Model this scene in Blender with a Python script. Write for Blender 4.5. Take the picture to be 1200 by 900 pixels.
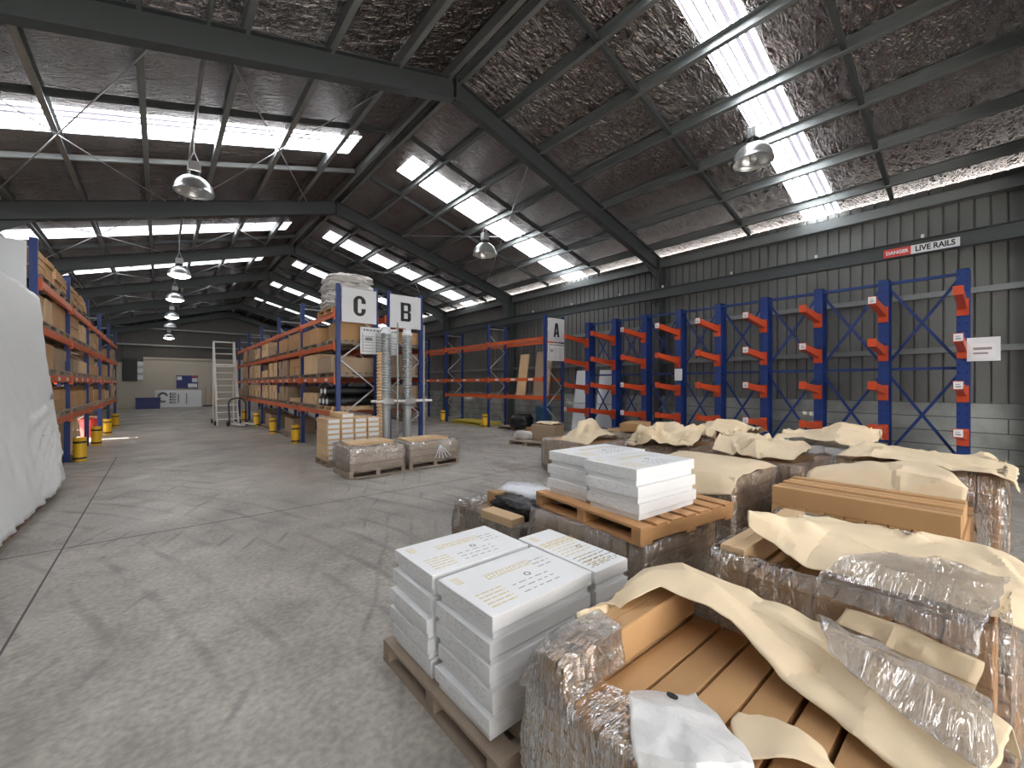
import bpy, bmesh, math, random
from mathutils import Vector, Matrix, noise
random.seed(7)
C = bpy.context.scene.collection
PI = math.pi
for o in list(bpy.data.objects):
    bpy.data.objects.remove(o)

# ------------------------------------------------------------------ camera, light, exposure
cd = bpy.data.cameras.new('camera'); cam = bpy.data.objects.new('camera', cd); C.objects.link(cam)
cam.location = (0, 0, 1.65); cam.rotation_euler = (PI/2, 0, -math.radians(40.1))
cd.sensor_width = 36; cd.sensor_fit = 'HORIZONTAL'; cd.lens = 14.7; cd.clip_start = .05; cd.clip_end = 300
bpy.context.scene.camera = cam
vs = bpy.context.scene.view_settings
vs.view_transform = 'Standard'; vs.look = 'None'; vs.gamma = 1; vs.use_curve_mapping = False; vs.exposure = 0.78
world = bpy.data.worlds.new('sky'); bpy.context.scene.world = world; world.use_nodes = True
bg = world.node_tree.nodes['Background']; bg.inputs[0].default_value = (1, .965, .92, 1); bg.inputs[1].default_value = 4.8
sd = bpy.data.lights.new('sun', 'SUN'); sd.energy = 22; sd.angle = .01; sd.color = (1, .93, .82)
sun = bpy.data.objects.new('sun', sd); C.objects.link(sun); sun.location = (-30, 17, 30)
sun.rotation_euler = (0, -math.radians(46), 0)          # from the left, through the side doorway
SKY_E = 8.0                                              # translucent roof sheets

# ------------------------------------------------------------------ materials
def mat(name, col, rough=.5, metal=0., spec=.5, bump=0, bscale=20, bstretch=(1,1,1), var=0, vscale=5, bdist=.01):
    m = bpy.data.materials.new(name); m.use_nodes = True; nt = m.node_tree
    b = nt.nodes['Principled BSDF']
    b.inputs['Base Color'].default_value = (*col, 1); b.inputs['Roughness'].default_value = rough
    b.inputs['Metallic'].default_value = metal; b.inputs['Specular IOR Level'].default_value = spec
    if bump or var:
        tc = nt.nodes.new('ShaderNodeTexCoord'); mp = nt.nodes.new('ShaderNodeMapping'); mp.inputs['Scale'].default_value = bstretch
        nt.links.new(tc.outputs['Object'], mp.inputs['Vector'])
    if bump:
        n = nt.nodes.new('ShaderNodeTexNoise'); n.inputs['Scale'].default_value = bscale; n.inputs['Detail'].default_value = 4
        bp = nt.nodes.new('ShaderNodeBump'); bp.inputs['Strength'].default_value = bump; bp.inputs['Distance'].default_value = bdist
        nt.links.new(mp.outputs[0], n.inputs['Vector']); nt.links.new(n.outputs[0], bp.inputs['Height']); nt.links.new(bp.outputs[0], b.inputs['Normal'])
    if var:
        n2 = nt.nodes.new('ShaderNodeTexNoise'); n2.inputs['Scale'].default_value = vscale; n2.inputs['Detail'].default_value = 5
        oi = nt.nodes.new('ShaderNodeObjectInfo')
        ad = nt.nodes.new('ShaderNodeMath'); ad.operation = 'MULTIPLY_ADD'; ad.inputs[1].default_value = .5
        rm = nt.nodes.new('ShaderNodeMath'); rm.operation = 'MULTIPLY'; rm.inputs[1].default_value = .5
        nt.links.new(oi.outputs['Random'], rm.inputs[0]); nt.links.new(n2.outputs[0], ad.inputs[0]); nt.links.new(rm.outputs[0], ad.inputs[2])
        mr = nt.nodes.new('ShaderNodeMapRange'); mr.inputs['From Min'].default_value = .2; mr.inputs['From Max'].default_value = .8
        mr.inputs['To Min'].default_value = 1-var; mr.inputs['To Max'].default_value = 1+var
        nt.links.new(tc.outputs['Object'], n2.inputs['Vector']); nt.links.new(ad.outputs[0], mr.inputs['Value'])
        hs = nt.nodes.new('ShaderNodeHueSaturation'); hs.inputs['Color'].default_value = (*col, 1)
        nt.links.new(mr.outputs[0], hs.inputs['Value']); nt.links.new(hs.outputs[0], b.inputs['Base Color'])
    return m
def emit(name, col, s):
    m = bpy.data.materials.new(name); m.use_nodes = True; nt = m.node_tree; b = nt.nodes['Principled BSDF']
    b.inputs['Base Color'].default_value = (.8, .8, .8, 1); b.inputs['Emission Color'].default_value = (*col, 1); b.inputs['Emission Strength'].default_value = s
    return m
M = {}
M['steel'] = mat('grey green steel', (.062, .072, .075), .5, .2, bump=.05)
M['purlin'] = mat('galvanised purlin', (.27, .29, .29), .42, .55, var=.1)
def foil_mat():
    m = bpy.data.materials.new('foil sarking'); m.use_nodes = True; nt = m.node_tree; N = nt.nodes; L = nt.links; b = N['Principled BSDF']
    b.inputs['Metallic'].default_value = 1; b.inputs['Roughness'].default_value = .24
    tc = N.new('ShaderNodeTexCoord')
    def nz(st, sc, det, dist):
        mp = N.new('ShaderNodeMapping'); mp.inputs['Scale'].default_value = st; L.new(tc.outputs['Object'], mp.inputs['Vector'])
        n = N.new('ShaderNodeTexNoise'); n.inputs['Scale'].default_value = sc; n.inputs['Detail'].default_value = det; n.inputs['Distortion'].default_value = dist; L.new(mp.outputs[0], n.inputs['Vector']); return n.outputs[0]
    def op(o, a, c):
        x = N.new('ShaderNodeMath'); x.operation = o
        for k, v in enumerate((a, c)):
            if isinstance(v, (int, float)): x.inputs[k].default_value = v
            else: L.new(v, x.inputs[k])
        return x.outputs[0]
    a = op('ABSOLUTE', op('SUBTRACT', nz((.55, 1.5, 1), 6.5, 3, 1.2), .5), 0); c = nz((.8, 1.2, 1), 17, 3, .6)
    h = op('ADD', op('MULTIPLY', a, 1.6), op('MULTIPLY', c, .35))
    bp = N.new('ShaderNodeBump'); bp.inputs['Strength'].default_value = 1; bp.inputs['Distance'].default_value = .085; L.new(h, bp.inputs['Height']); L.new(bp.outputs[0], b.inputs['Normal'])
    v = nz((1, .45, 1), .9, 2, 0); r = N.new('ShaderNodeValToRGB'); r.color_ramp.elements[0].position = .35; r.color_ramp.elements[1].position = .65
    r.color_ramp.elements[0].color = (.175, .145, .14, 1); r.color_ramp.elements[1].color = (.27, .255, .245, 1); L.new(v, r.inputs[0]); L.new(r.outputs[0], b.inputs['Base Color'])
    return m
M['foil'] = foil_mat()
M['wall'] = mat('corrugated cladding', (.16, .165, .158), .45, .3, var=.22, vscale=1.1)
M['wallback'] = mat('far cladding', (.115, .105, .095), .6, .2, var=.1)
M['blue'] = mat('blue racking paint', (.009, .034, .17), .4, var=.1)
M['orange'] = mat('orange beam paint', (.58, .10, .022), .42, var=.1)
M['arm'] = mat('orange arm paint', (.52, .065, .018), .4)
M['yellow'] = mat('yellow guard plastic', (.80, .48, .02), .45)
M['black'] = mat('black plastic', (.012, .012, .013), .4)
M['white'] = mat('white sign sheet', (.72, .74, .76), .4)
M['ink'] = mat('black lettering', (.01, .01, .012), .5)
M['red'] = mat('red print', (.6, .06, .05), .5)
M['greyink'] = mat('grey print', (.25, .25, .26), .6)
M['paleink'] = mat('pale grey print', (.6, .6, .61), .6)
M['gold'] = mat('gold print', (.66, .53, .22), .5)
M['whitebox'] = mat('white glossy carton', (.80, .81, .82), .38, bump=.06, bscale=9, var=.03)
M['carton'] = mat('brown carton', (.47, .275, .125), .7, bump=.1, bscale=40, var=.16, vscale=3)
M['cartonpale'] = mat('pale carton', (.60, .42, .24), .7, bump=.1, bscale=40, var=.14, vscale=3)
M['cartondull'] = mat('dull brown carton', (.33, .24, .155), .7, bump=.1, bscale=40, var=.16, vscale=3)
M['cartonmid'] = mat('mid brown carton', (.43, .31, .20), .7, bump=.1, bscale=40, var=.16, vscale=3)
M['kraft'] = mat('kraft paper', (.72, .585, .40), .62, bump=.35, bscale=9, var=.06, vscale=4, bdist=.02)
M['paper'] = mat('white paper', (.68, .68, .68), .5, bump=.7, bscale=14, bdist=.02)
M['timber'] = mat('pallet timber', (.50, .27, .115), .65, bump=.3, bscale=14, bstretch=(1, 6, 6), var=.22, vscale=6)
M['greytimber'] = mat('weathered pallet timber', (.30, .235, .18), .75, bump=.3, bscale=14, bstretch=(1, 6, 6), var=.2, vscale=6)
M['whitewrap'] = mat('white wrap', (.80, .82, .82), .38, bump=.35, bscale=3, bstretch=(1, 1, .4), bdist=.06)
M['blackfilm'] = mat('black polythene', (.012, .013, .016), .22, bump=.8, bscale=16, bdist=.03)
M['clearwrap'] = mat('milky bubble wrap', (.70, .73, .77), .25, bump=.6, bscale=30)
M['greywrap'] = mat('grey wrapped bundle', (.55, .53, .51), .35, bump=.7, bscale=12, bdist=.03)
M['alu'] = mat('spun aluminium', (.62, .64, .64), .28, .8)
M['duct'] = mat('grey duct', (.36, .38, .39), .4, .3)
M['cream'] = mat('cream panel', (.50, .45, .37), .5, var=.04, vscale=.6)
M['navy'] = mat('navy panel', (.02, .03, .16), .45)
M['tubewhite'] = mat('white steel tube', (.72, .70, .68), .35, .1)
M['yellowpallet'] = mat('yellow painted timber', (.62, .50, .05), .6, var=.15)
M['barrel'] = mat('blue plastic drum', (.015, .07, .13), .35)
M['glow'] = emit('lit lamp lens', (1, .95, .85), 14)
M['rod'] = mat('bracing rod', (.45, .45, .46), .4, .6)

def skylight_mat(f=1.0):
    m = bpy.data.materials.new('translucent roof sheet'); m.use_nodes = True; nt = m.node_tree; b = nt.nodes['Principled BSDF']
    tc = nt.nodes.new('ShaderNodeTexCoord'); n = nt.nodes.new('ShaderNodeTexNoise'); n.inputs['Scale'].default_value = 2.2; n.inputs['Detail'].default_value = 6
    nt.links.new(tc.outputs['Object'], n.inputs['Vector'])
    r = nt.nodes.new('ShaderNodeMapRange'); r.inputs['From Min'].default_value = .35; r.inputs['From Max'].default_value = .6
    r.inputs['To Min'].default_value = SKY_E*.75*f; r.inputs['To Max'].default_value = SKY_E*1.1*f
    nt.links.new(n.outputs[0], r.inputs['Value']); nt.links.new(r.outputs[0], b.inputs['Emission Strength'])
    b.inputs['Emission Color'].default_value = (.95, .97, 1, 1)
    return m
M['sky'] = skylight_mat(); M['skydim'] = skylight_mat(.26)      # far sheets get a weaker glow, set to darken the far end
M['skylap'] = emit('translucent sheet lap', (.3, .3, .42), .12)
M['skyrib'] = emit('translucent sheet rib', (.62, .58, .85), .36)

def film_mat(name, veil, gl, ang, sc=1.0, tint=(.80, .79, .78), bd=.05, fk=.8):
    """clear film: see-through, with glossy wrinkles, fine pulled lines and a thin milky veil"""
    m = bpy.data.materials.new(name); m.use_nodes = True; nt = m.node_tree; N = nt.nodes; L = nt.links
    N.remove(N['Principled BSDF']); out = N['Material Output']
    tc = N.new('ShaderNodeTexCoord'); mp = N.new('ShaderNodeMapping'); mp.inputs['Rotation'].default_value = (ang, ang*.7, ang); mp.inputs['Scale'].default_value = (1.3*sc, 14*sc, 2*sc)
    L.new(tc.outputs['Object'], mp.inputs['Vector'])
    n = N.new('ShaderNodeTexNoise'); n.inputs['Scale'].default_value = 3.0; n.inputs['Detail'].default_value = 2.5; n.inputs['Roughness'].default_value = .6; n.inputs['Distortion'].default_value = .7
    L.new(mp.outputs[0], n.inputs['Vector'])
    n2 = N.new('ShaderNodeTexNoise'); n2.inputs['Scale'].default_value = 8*sc; n2.inputs['Detail'].default_value = 2; n2.inputs['Distortion'].default_value = 1.6
    L.new(tc.outputs['Object'], n2.inputs['Vector'])
    n3 = N.new('ShaderNodeTexNoise'); n3.inputs['Scale'].default_value = 2.4; n3.inputs['Detail'].default_value = 3; L.new(tc.outputs['Object'], n3.inputs['Vector'])
    def mr(src, a, b, c, d):
        r = N.new('ShaderNodeMapRange'); r.inputs['From Min'].default_value = a; r.inputs['From Max'].default_value = b; r.inputs['To Min'].default_value = c; r.inputs['To Max'].default_value = d; L.new(src, r.inputs['Value']); return r.outputs[0]
    def op(o, a, b):
        x = N.new('ShaderNodeMath'); x.operation = o; x.use_clamp = (o == 'ADD')
        for k, v in enumerate((a, b)):
            if isinstance(v, (int, float)): x.inputs[k].default_value = v
            else: L.new(v, x.inputs[k])
        return x.outputs[0]
    # ridge lines: |noise-.5| small -> line
    r1 = mr(op('ABSOLUTE', op('SUBTRACT', n.outputs[0], .5), 0), 0, .022, 1, 0); r2 = mr(op('ABSOLUTE', op('SUBTRACT', n2.outputs[0], .5), 0), 0, .018, 1, 0)
    area = mr(n3.outputs[0], .42, .6, 0, 1)
    lines = op('MAXIMUM', op('MULTIPLY', r1, mr(n3.outputs[0], .40, .52, .2, 1)), op('MULTIPLY', r2, area))
    hgt = op('ADD', op('MULTIPLY', n.outputs[0], .6), op('MULTIPLY', n2.outputs[0], .5))
    bp = N.new('ShaderNodeBump'); bp.inputs['Strength'].default_value = 1; bp.inputs['Distance'].default_value = bd; L.new(hgt, bp.inputs['Height'])
    t = N.new('ShaderNodeBsdfTransparent'); t.inputs[0].default_value = (.93, .91, .89, 1)
    g = N.new('ShaderNodeBsdfGlossy'); g.inputs['Roughness'].default_value = .10; g.inputs['Color'].default_value = (.95, .95, .95, 1); L.new(bp.outputs[0], g.inputs['Normal'])
    d = N.new('ShaderNodeBsdfDiffuse'); d.inputs['Color'].default_value = (*tint, 1); L.new(bp.outputs[0], d.inputs['Normal'])
    fr = N.new('ShaderNodeFresnel'); fr.inputs['IOR'].default_value = 1.4; L.new(bp.outputs[0], fr.inputs['Normal'])
    m1 = N.new('ShaderNodeMixShader'); L.new(op('ADD', op('MULTIPLY', lines, gl*.9), veil), m1.inputs['Fac']); L.new(t.outputs[0], m1.inputs[1]); L.new(d.outputs[0], m1.inputs[2])
    m2 = N.new('ShaderNodeMixShader'); L.new(op('ADD', op('ADD', op('MULTIPLY', lines, gl), op('MULTIPLY', fr.outputs[0], fk)), .05), m2.inputs['Fac']); L.new(m1.outputs[0], m2.inputs[1]); L.new(g.outputs[0], m2.inputs[2])
    L.new(m2.outputs[0], out.inputs['Surface'])
    return m
M['film'] = film_mat('clear stretch film', .06, .5, .6)
M['filmmilky'] = film_mat('milky stretch film', .17, .45, .3)
M['filmthin'] = film_mat('thin clear film', .10, .16, .9, .8, bd=.015, fk=.45)

def floor_mat():
    m = bpy.data.materials.new('worn concrete'); m.use_nodes = True; nt = m.node_tree; N = nt.nodes; L = nt.links; b = N['Principled BSDF']
    tc = N.new('ShaderNodeTexCoord')
    def nz(scale, det, dist=0, st=None):
        n = N.new('ShaderNodeTexNoise'); n.inputs['Scale'].default_value = scale; n.inputs['Detail'].default_value = det; n.inputs['Distortion'].default_value = dist
        if st:
            mp = N.new('ShaderNodeMapping'); mp.inputs['Scale'].default_value = st[0]; mp.inputs['Rotation'].default_value = (0, 0, st[1])
            L.new(tc.outputs['Object'], mp.inputs['Vector']); L.new(mp.outputs[0], n.inputs['Vector'])
        else: L.new(tc.outputs['Object'], n.inputs['Vector'])
        return n
    def ramp(src, a, bb, c0, c1):
        r = N.new('ShaderNodeMapRange'); r.inputs['From Min'].default_value = a; r.inputs['From Max'].default_value = bb
        r.inputs['To Min'].default_value = c0; r.inputs['To Max'].default_value = c1; L.new(src, r.inputs['Value']); return r.outputs[0]
    def mul(a, c):
        x = N.new('ShaderNodeMath'); x.operation = 'MULTIPLY'; L.new(a, x.inputs[0]); L.new(c, x.inputs[1]); return x.outputs[0]
    big = ramp(nz(.35, 5).outputs[0], .3, .7, .74, 1.14)
    mid = ramp(nz(2.3, 8, .6).outputs[0], .3, .7, .78, 1.14)
    fine = ramp(nz(26, 8).outputs[0], .3, .72, .72, 1.16)
    v = mul(mul(big, mid), fine)
    # tyre scuffs: long curved streaks
    w = N.new('ShaderNodeTexWave'); w.wave_type = 'RINGS'; w.rings_direction = 'Z'
    w.inputs['Scale'].default_value = .9; w.inputs['Distortion'].default_value = 5; w.inputs['Detail'].default_value = 4; w.inputs['Detail Scale'].default_value = .35
    mp = N.new('ShaderNodeMapping'); mp.inputs['Location'].default_value = (9, -2, 0); L.new(tc.outputs['Object'], mp.inputs['Vector']); L.new(mp.outputs[0], w.inputs['Vector'])
    streak = ramp(w.outputs[0], .84, 1.0, 0, 1); gate = ramp(nz(.9, 4).outputs[0], .44, .6, 0, 1); sg = mul(streak, gate)
    w2 = N.new('ShaderNodeTexWave'); w2.wave_type = 'BANDS'; w2.inputs['Scale'].default_value = 1.1; w2.inputs['Distortion'].default_value = 7; w2.inputs['Detail'].default_value = 3; w2.inputs['Detail Scale'].default_value = .3
    mp2 = N.new('ShaderNodeMapping'); mp2.inputs['Rotation'].default_value = (0, 0, .5); L.new(tc.outputs['Object'], mp2.inputs['Vector']); L.new(mp2.outputs[0], w2.inputs['Vector'])
    s2 = mul(ramp(w2.outputs[0], .9, 1.0, 0, 1), ramp(nz(1.1, 4).outputs[0], .5, .62, 0, 1))
    sm = N.new('ShaderNodeMath'); sm.operation = 'MAXIMUM'; L.new(sg, sm.inputs[0]); L.new(s2, sm.inputs[1])
    v = mul(v, ramp(sm.outputs[0], 0, 1, 1.0, .66))
    spots = ramp(nz(5.5, 3).outputs[0], .70, .76, 1, .6); v = mul(v, spots)
    cc = N.new('ShaderNodeMixRGB'); cc.blend_type = 'MULTIPLY'; cc.inputs[0].default_value = 1; cc.inputs[1].default_value = (.40, .372, .335, 1)
    L.new(v, cc.inputs[2]); L.new(cc.outputs[0], b.inputs['Base Color'])
    L.new(ramp(nz(.8, 6, .5).outputs[0], .35, .65, .30, .62), b.inputs['Roughness'])
    bp = N.new('ShaderNodeBump'); bp.inputs['Strength'].default_value = .35; bp.inputs['Distance'].default_value = .008; L.new(fine, bp.inputs['Height']); L.new(bp.outputs[0], b.inputs['Normal'])
    return m
M['floor'] = floor_mat()
def block_mat():
    m = mat('painted blockwork', (.36, .375, .355), .7); nt = m.node_tree; N = nt.nodes; L = nt.links; b = N['Principled BSDF']
    tc = N.new('ShaderNodeTexCoord'); sx = N.new('ShaderNodeSeparateXYZ'); cx = N.new('ShaderNodeCombineXYZ')
    L.new(tc.outputs['Object'], sx.inputs[0]); L.new(sx.outputs['Y'], cx.inputs['X']); L.new(sx.outputs['Z'], cx.inputs['Y'])
    br = N.new('ShaderNodeTexBrick'); br.inputs['Scale'].default_value = 1; br.inputs['Brick Width'].default_value = 7.3; br.inputs['Row Height'].default_value = .262
    br.inputs['Mortar Size'].default_value = .009; br.inputs['Color1'].default_value = (.36, .375, .355, 1); br.inputs['Color2'].default_value = (.32, .335, .315, 1); br.inputs['Mortar'].default_value = (.12, .125, .12, 1)
    L.new(cx.outputs[0], br.inputs['Vector'])
    n = N.new('ShaderNodeTexNoise'); n.inputs['Scale'].default_value = 1.6; n.inputs['Detail'].default_value = 5; L.new(tc.outputs['Object'], n.inputs['Vector'])
    r = N.new('ShaderNodeMapRange'); r.inputs['From Min'].default_value = .35; r.inputs['From Max'].default_value = .65; r.inputs['To Min'].default_value = .6; r.inputs['To Max'].default_value = 1.1; L.new(n.outputs[0], r.inputs['Value'])
    mx = N.new('ShaderNodeMixRGB'); mx.blend_type = 'MULTIPLY'; mx.inputs[0].default_value = 1; L.new(br.outputs[0], mx.inputs[1]); L.new(r.outputs[0], mx.inputs[2]); L.new(mx.outputs[0], b.inputs['Base Color'])
    bp = N.new('ShaderNodeBump'); bp.inputs['Strength'].default_value = .6; bp.inputs['Distance'].default_value = .01; L.new(br.outputs['Fac'], bp.inputs['Height']); bp.invert = True; L.new(bp.outputs[0], b.inputs['Normal'])
    return m
M['block'] = block_mat()

# ------------------------------------------------------------------ mesh helpers
class MB:
    def __init__(s): s.v = []; s.f = []
    def add(s, vs, fs):
        n = len(s.v); s.v += [tuple(p) for p in vs]; s.f += [tuple(i+n for i in f) for f in fs]; return s
    def box(s, x0, x1, y0, y1, z0, z1):
        return s.add([(x0,y0,z0),(x1,y0,z0),(x1,y1,z0),(x0,y1,z0),(x0,y0,z1),(x1,y0,z1),(x1,y1,z1),(x0,y1,z1)],
                     [(0,3,2,1),(4,5,6,7),(0,1,5,4),(1,2,6,5),(2,3,7,6),(3,0,4,7)])
    def bar(s, p, q, w, h, up=(0,0,1)):
        p = Vector(p); q = Vector(q); d = (q-p).normalized(); u = Vector(up)
        a = d.cross(u)
        if a.length < 1e-4: a = d.cross(Vector((1,0,0)))
        a.normalize(); u = a.cross(d).normalized(); a = a*w/2; u = u*h/2
        return s.add([p-a-u,p+a-u,p+a+u,p-a+u,q-a-u,q+a-u,q+a+u,q-a+u],
                     [(0,1,2,3)[::-1],(4,5,6,7)[::-1][::-1],(0,1,5,4)[::1],(1,2,6,5),(2,3,7,6),(3,0,4,7)])
    def tube(s, p, q, r, n=10, r2=None):
        p = Vector(p); q = Vector(q); d = (q-p).normalized(); a = d.orthogonal().normalized(); b = d.cross(a); r2 = r if r2 is None else r2
        vs = []
        for c, rr in ((p, r), (q, r2)):
            for i in range(n): t = 2*PI*i/n; vs.append(c+a*rr*math.cos(t)+b*rr*math.sin(t))
        fs = [(i, (i+1) % n, n+(i+1) % n, n+i) for i in range(n)] + [tuple(range(n))[::-1], tuple(range(n, 2*n))]
        return s.add(vs, fs)
    def lathe(s, prof, n=20, c=(0,0,0), cap=True):
        vs = []; fs = []
        for r, z in prof:
            for i in range(n): t = 2*PI*i/n; vs.append((c[0]+r*math.cos(t), c[1]+r*math.sin(t), c[2]+z))
        for k in range(len(prof)-1):
            for i in range(n): fs.append((k*n+i, k*n+(i+1) % n, (k+1)*n+(i+1) % n, (k+1)*n+i))
        if cap: fs += [tuple(range(n))[::-1], tuple(range((len(prof)-1)*n, len(prof)*n))]
        return s.add(vs, fs)
    def grid(s, rows):
        n = len(rows[0]); vs = [p for r in rows for p in r]
        return s.add(vs, [(i*n+j, i*n+j+1, (i+1)*n+j+1, (i+1)*n+j) for i in range(len(rows)-1) for j in range(n-1)])
    def build(s, name, m, parent=None, smooth=False, bevel=0, loc=None, rz=0, solid=0, fix=True):
        me = bpy.data.meshes.new(name); me.from_pydata(s.v, [], s.f)
        if fix or bevel:
            bm = bmesh.new(); bm.from_mesh(me)
            if fix: bmesh.ops.recalc_face_normals(bm, faces=bm.faces)
            if bevel: bmesh.ops.bevel(bm, geom=[e for e in bm.edges if len(e.link_faces) == 2 and e.calc_face_angle(0) > .6], offset=bevel, segments=2, profile=.6, affect='EDGES')
            bm.to_mesh(me); bm.free()
        if smooth:
            for p in me.polygons: p.use_smooth = True
        me.materials.append(M[m]); o = bpy.data.objects.new(name, me); C.objects.link(o)
        if parent: o.parent = parent
        if loc: o.location = loc
        if rz: o.rotation_euler = (0, 0, rz)
        if solid: md = o.modifiers.new('thickness', 'SOLIDIFY'); md.thickness = solid; md.offset = 0
        return o
def tag(o, label, cat, group=None, kind=None):
    o['label'] = label; o['category'] = cat
    if group: o['group'] = group
    if kind: o['kind'] = kind
    return o
def struct(o, label=None):
    o['kind'] = 'structure'
    if label: o['label'] = label
    return o
def empty(name, loc, rz=0):
    o = bpy.data.objects.new(name, None); C.objects.link(o); o.location = loc; o.rotation_euler = (0, 0, rz); o.empty_display_size = .1; return o
def copy_tree(o, loc=None, rz=None, parent=None):
    c = o.copy(); C.objects.link(c)
    if parent: c.parent = parent
    if loc is not None: c.location = loc
    if rz is not None: c.rotation_euler = (0, 0, rz)
    for ch in [x for x in C.objects if x.parent == o]: copy_tree(ch, parent=c)
    return c
def text(body, size, m, parent, loc, rot, bold=0, sx=1, name='lettering', extrude=.002):
    cu = bpy.data.curves.new('t', 'FONT'); cu.body = body; cu.size = size; cu.align_x = 'CENTER'; cu.align_y = 'CENTER'; cu.extrude = extrude; cu.offset = bold
    to = bpy.data.objects.new('t', cu); C.objects.link(to)
    dg = bpy.context.evaluated_depsgraph_get(); me = bpy.data.meshes.new_from_object(to.evaluated_get(dg)); bpy.data.objects.remove(to)
    me.materials.clear(); me.materials.append(M[m]); o = bpy.data.objects.new(name, me); C.objects.link(o); o.parent = parent; o.location = loc; o.rotation_euler = rot; o.scale = (sx, 1, 1)
    return o
def cr(p0, p1, p2, p3, t):
    return .5*((2*p1)+(-p0+p2)*t+(2*p0-5*p1+4*p2-p3)*t*t+(-p0+3*p1-3*p2+p3)*t**3)
def spline(pts, sub):
    pts = [Vector(p) for p in pts]; out = []
    for i in range(len(pts)-1):
        a = pts[max(i-1, 0)]; d = pts[min(i+2, len(pts)-1)]
        for k in range(sub): out.append(cr(a, pts[i], pts[i+1], d, k/sub))
    out.append(pts[-1]); return out
def mixed(pts, sub, lin=.82):
    sp = spline(pts, sub); pts = [Vector(p) for p in pts]; ln = []
    for i in range(len(pts)-1):
        for k in range(sub): ln.append(pts[i].lerp(pts[i+1], k/sub))
    ln.append(pts[-1]); return [a.lerp(b, lin) for a, b in zip(sp, ln)]
def sheet(rows, m, name, parent=None, sub=6, amp=.012, sc=5, seed=0, thick=.003):
    """rows of control points -> creased paper: straight sharp folds at random angles plus soft billow"""
    sub = int(sub*1.6)
    a = [mixed(r, sub) for r in rows]; b = list(zip(*[mixed(c, sub) for c in zip(*a)])); b = [list(r) for r in b]
    rg = random.Random(seed*17+3); out = []; folds = []
    cen = b[len(b)//2][len(b[0])//2]; ext = max((p-cen).length for r in b for p in r)
    for _ in range(int(14+sc*5)):
        an = rg.uniform(0, PI); c = Vector((rg.uniform(-1, 1), rg.uniform(-1, 1), 0))*ext
        folds.append((Vector((math.cos(an), math.sin(an), rg.uniform(-.5, .5))), c+cen, rg.uniform(.3, 1)*rg.choice((-1, 1)), rg.uniform(.025, .085), rg.uniform(.15, .6)*ext))
    for i, r in enumerate(b):
        o = []
        for j, p in enumerate(r):
            i0, i1 = max(i-1, 0), min(i+1, len(b)-1); j0, j1 = max(j-1, 0), min(j+1, len(r)-1)
            nn = (b[i1][j]-b[i0][j]).cross(b[i][j1]-b[i][j0]); nn = nn.normalized() if nn.length > 1e-9 else Vector((0, 0, 1))
            if nn.z < 0: nn = -nn
            h = 0
            for dv, c, k, w, ln in folds:
                q = p-c; t = q.dot(dv); l = (q-dv*t).length
                if l < ln:
                    h += k*max(0, 1-abs(t)/w)*(1-l/ln)
            edge = min(i, len(b)-1-i, j, len(r)-1-j) == 0
            jit = Vector((noise.noise(p*9+Vector((seed, 0, 0))), noise.noise(p*9+Vector((0, seed, 5))), 0))*(.02 if edge else .006)
            o.append(p+nn*(amp*1.5*h+amp*.4*noise.noise(p*sc*1.5+Vector((seed, 3, 1))))+jit)
        out.append(o)
    mb = MB(); mb.grid(out)
    ob = mb.build(name, m, parent, smooth=True, solid=thick, fix=False)
    ob.data.set_sharp_from_angle(angle=.30) if hasattr(ob.data, 'set_sharp_from_angle') else None
    return ob
def wrap(name, m, x0, x1, y0, y1, z0, z1, rims=(.1,.1,.1,.1), amp=.012, n=36, seed=0, rv=.03, parent=None, sag=.02, bulge=.02, closed=False, nz=7):
    """stretch film round a load: wrinkled walls and a rim folded in over the top (rims -X,+X,-Y,+Y)"""
    per = []
    for (ax, ay), (bx, by) in (((x0,y0),(x1,y0)),((x1,y0),(x1,y1)),((x1,y1),(x0,y1)),((x0,y1),(x0,y0))):
        for k in range(n): t = k/n; per.append((ax+(bx-ax)*t, ay+(by-ay)*t))
    cx, cy = (x0+x1)/2, (y0+y1)/2; rings = []
    def nv(x, y, z, s): return Vector((noise.noise(Vector((x*s+seed, y*s, z*s*.6))), noise.noise(Vector((x*s, y*s+seed+9, z*s*.6))), noise.noise(Vector((x*s, y*s+3, z*s+seed)))))
    for k in range(nz+1):
        t = k/nz; z = z0+(z1-z0)*t; r = []
        for (x, y) in per:
            q = bulge*math.sin(PI*t)
            dx, dy = (x-cx), (y-cy); L = math.hypot(dx, dy); c = .012*(1 if abs(abs(dx)/(x1-cx)-abs(dy)/(y1-cy)) < .08 else 0)
            p = Vector((x+(dx/L)*(q-c), y+(dy/L)*(q-c), z)); d = nv(x, y, z, 6)*amp+nv(x, y, z, 17)*amp*.7
            if k == 0: d.z = 0
            r.append(p+d)
        rings.append(r)
    steps = 6
    for k in range(1, steps+1):
        t = k/steps; r = []
        for (x, y) in per:
            e = 1+rv*8*noise.noise(Vector((x*4+seed, y*4, 2)))
            if closed: tx, ty = cx+(x-cx)*.02, cy+(y-cy)*.02
            else: tx = min(max(x, x0+rims[0]*e), x1-rims[1]*e); ty = min(max(y, y0+rims[2]*e), y1-rims[3]*e)
            X = x+(tx-x)*t; Y = y+(ty-y)*t
            r.append(Vector((X, Y, z1+.004-sag*t))+nv(X, Y, z1+t, 7)*amp+nv(X, Y, t, 19)*amp*.7)
        rings.append(r)
    mb = MB(); N = len(per)
    mb.add([p for r in rings for p in r], [(i*N+j, i*N+(j+1) % N, (i+1)*N+(j+1) % N, (i+1)*N+j) for i in range(len(rings)-1) for j in range(N)])
    return mb.build(name, m, parent, smooth=True)

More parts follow.
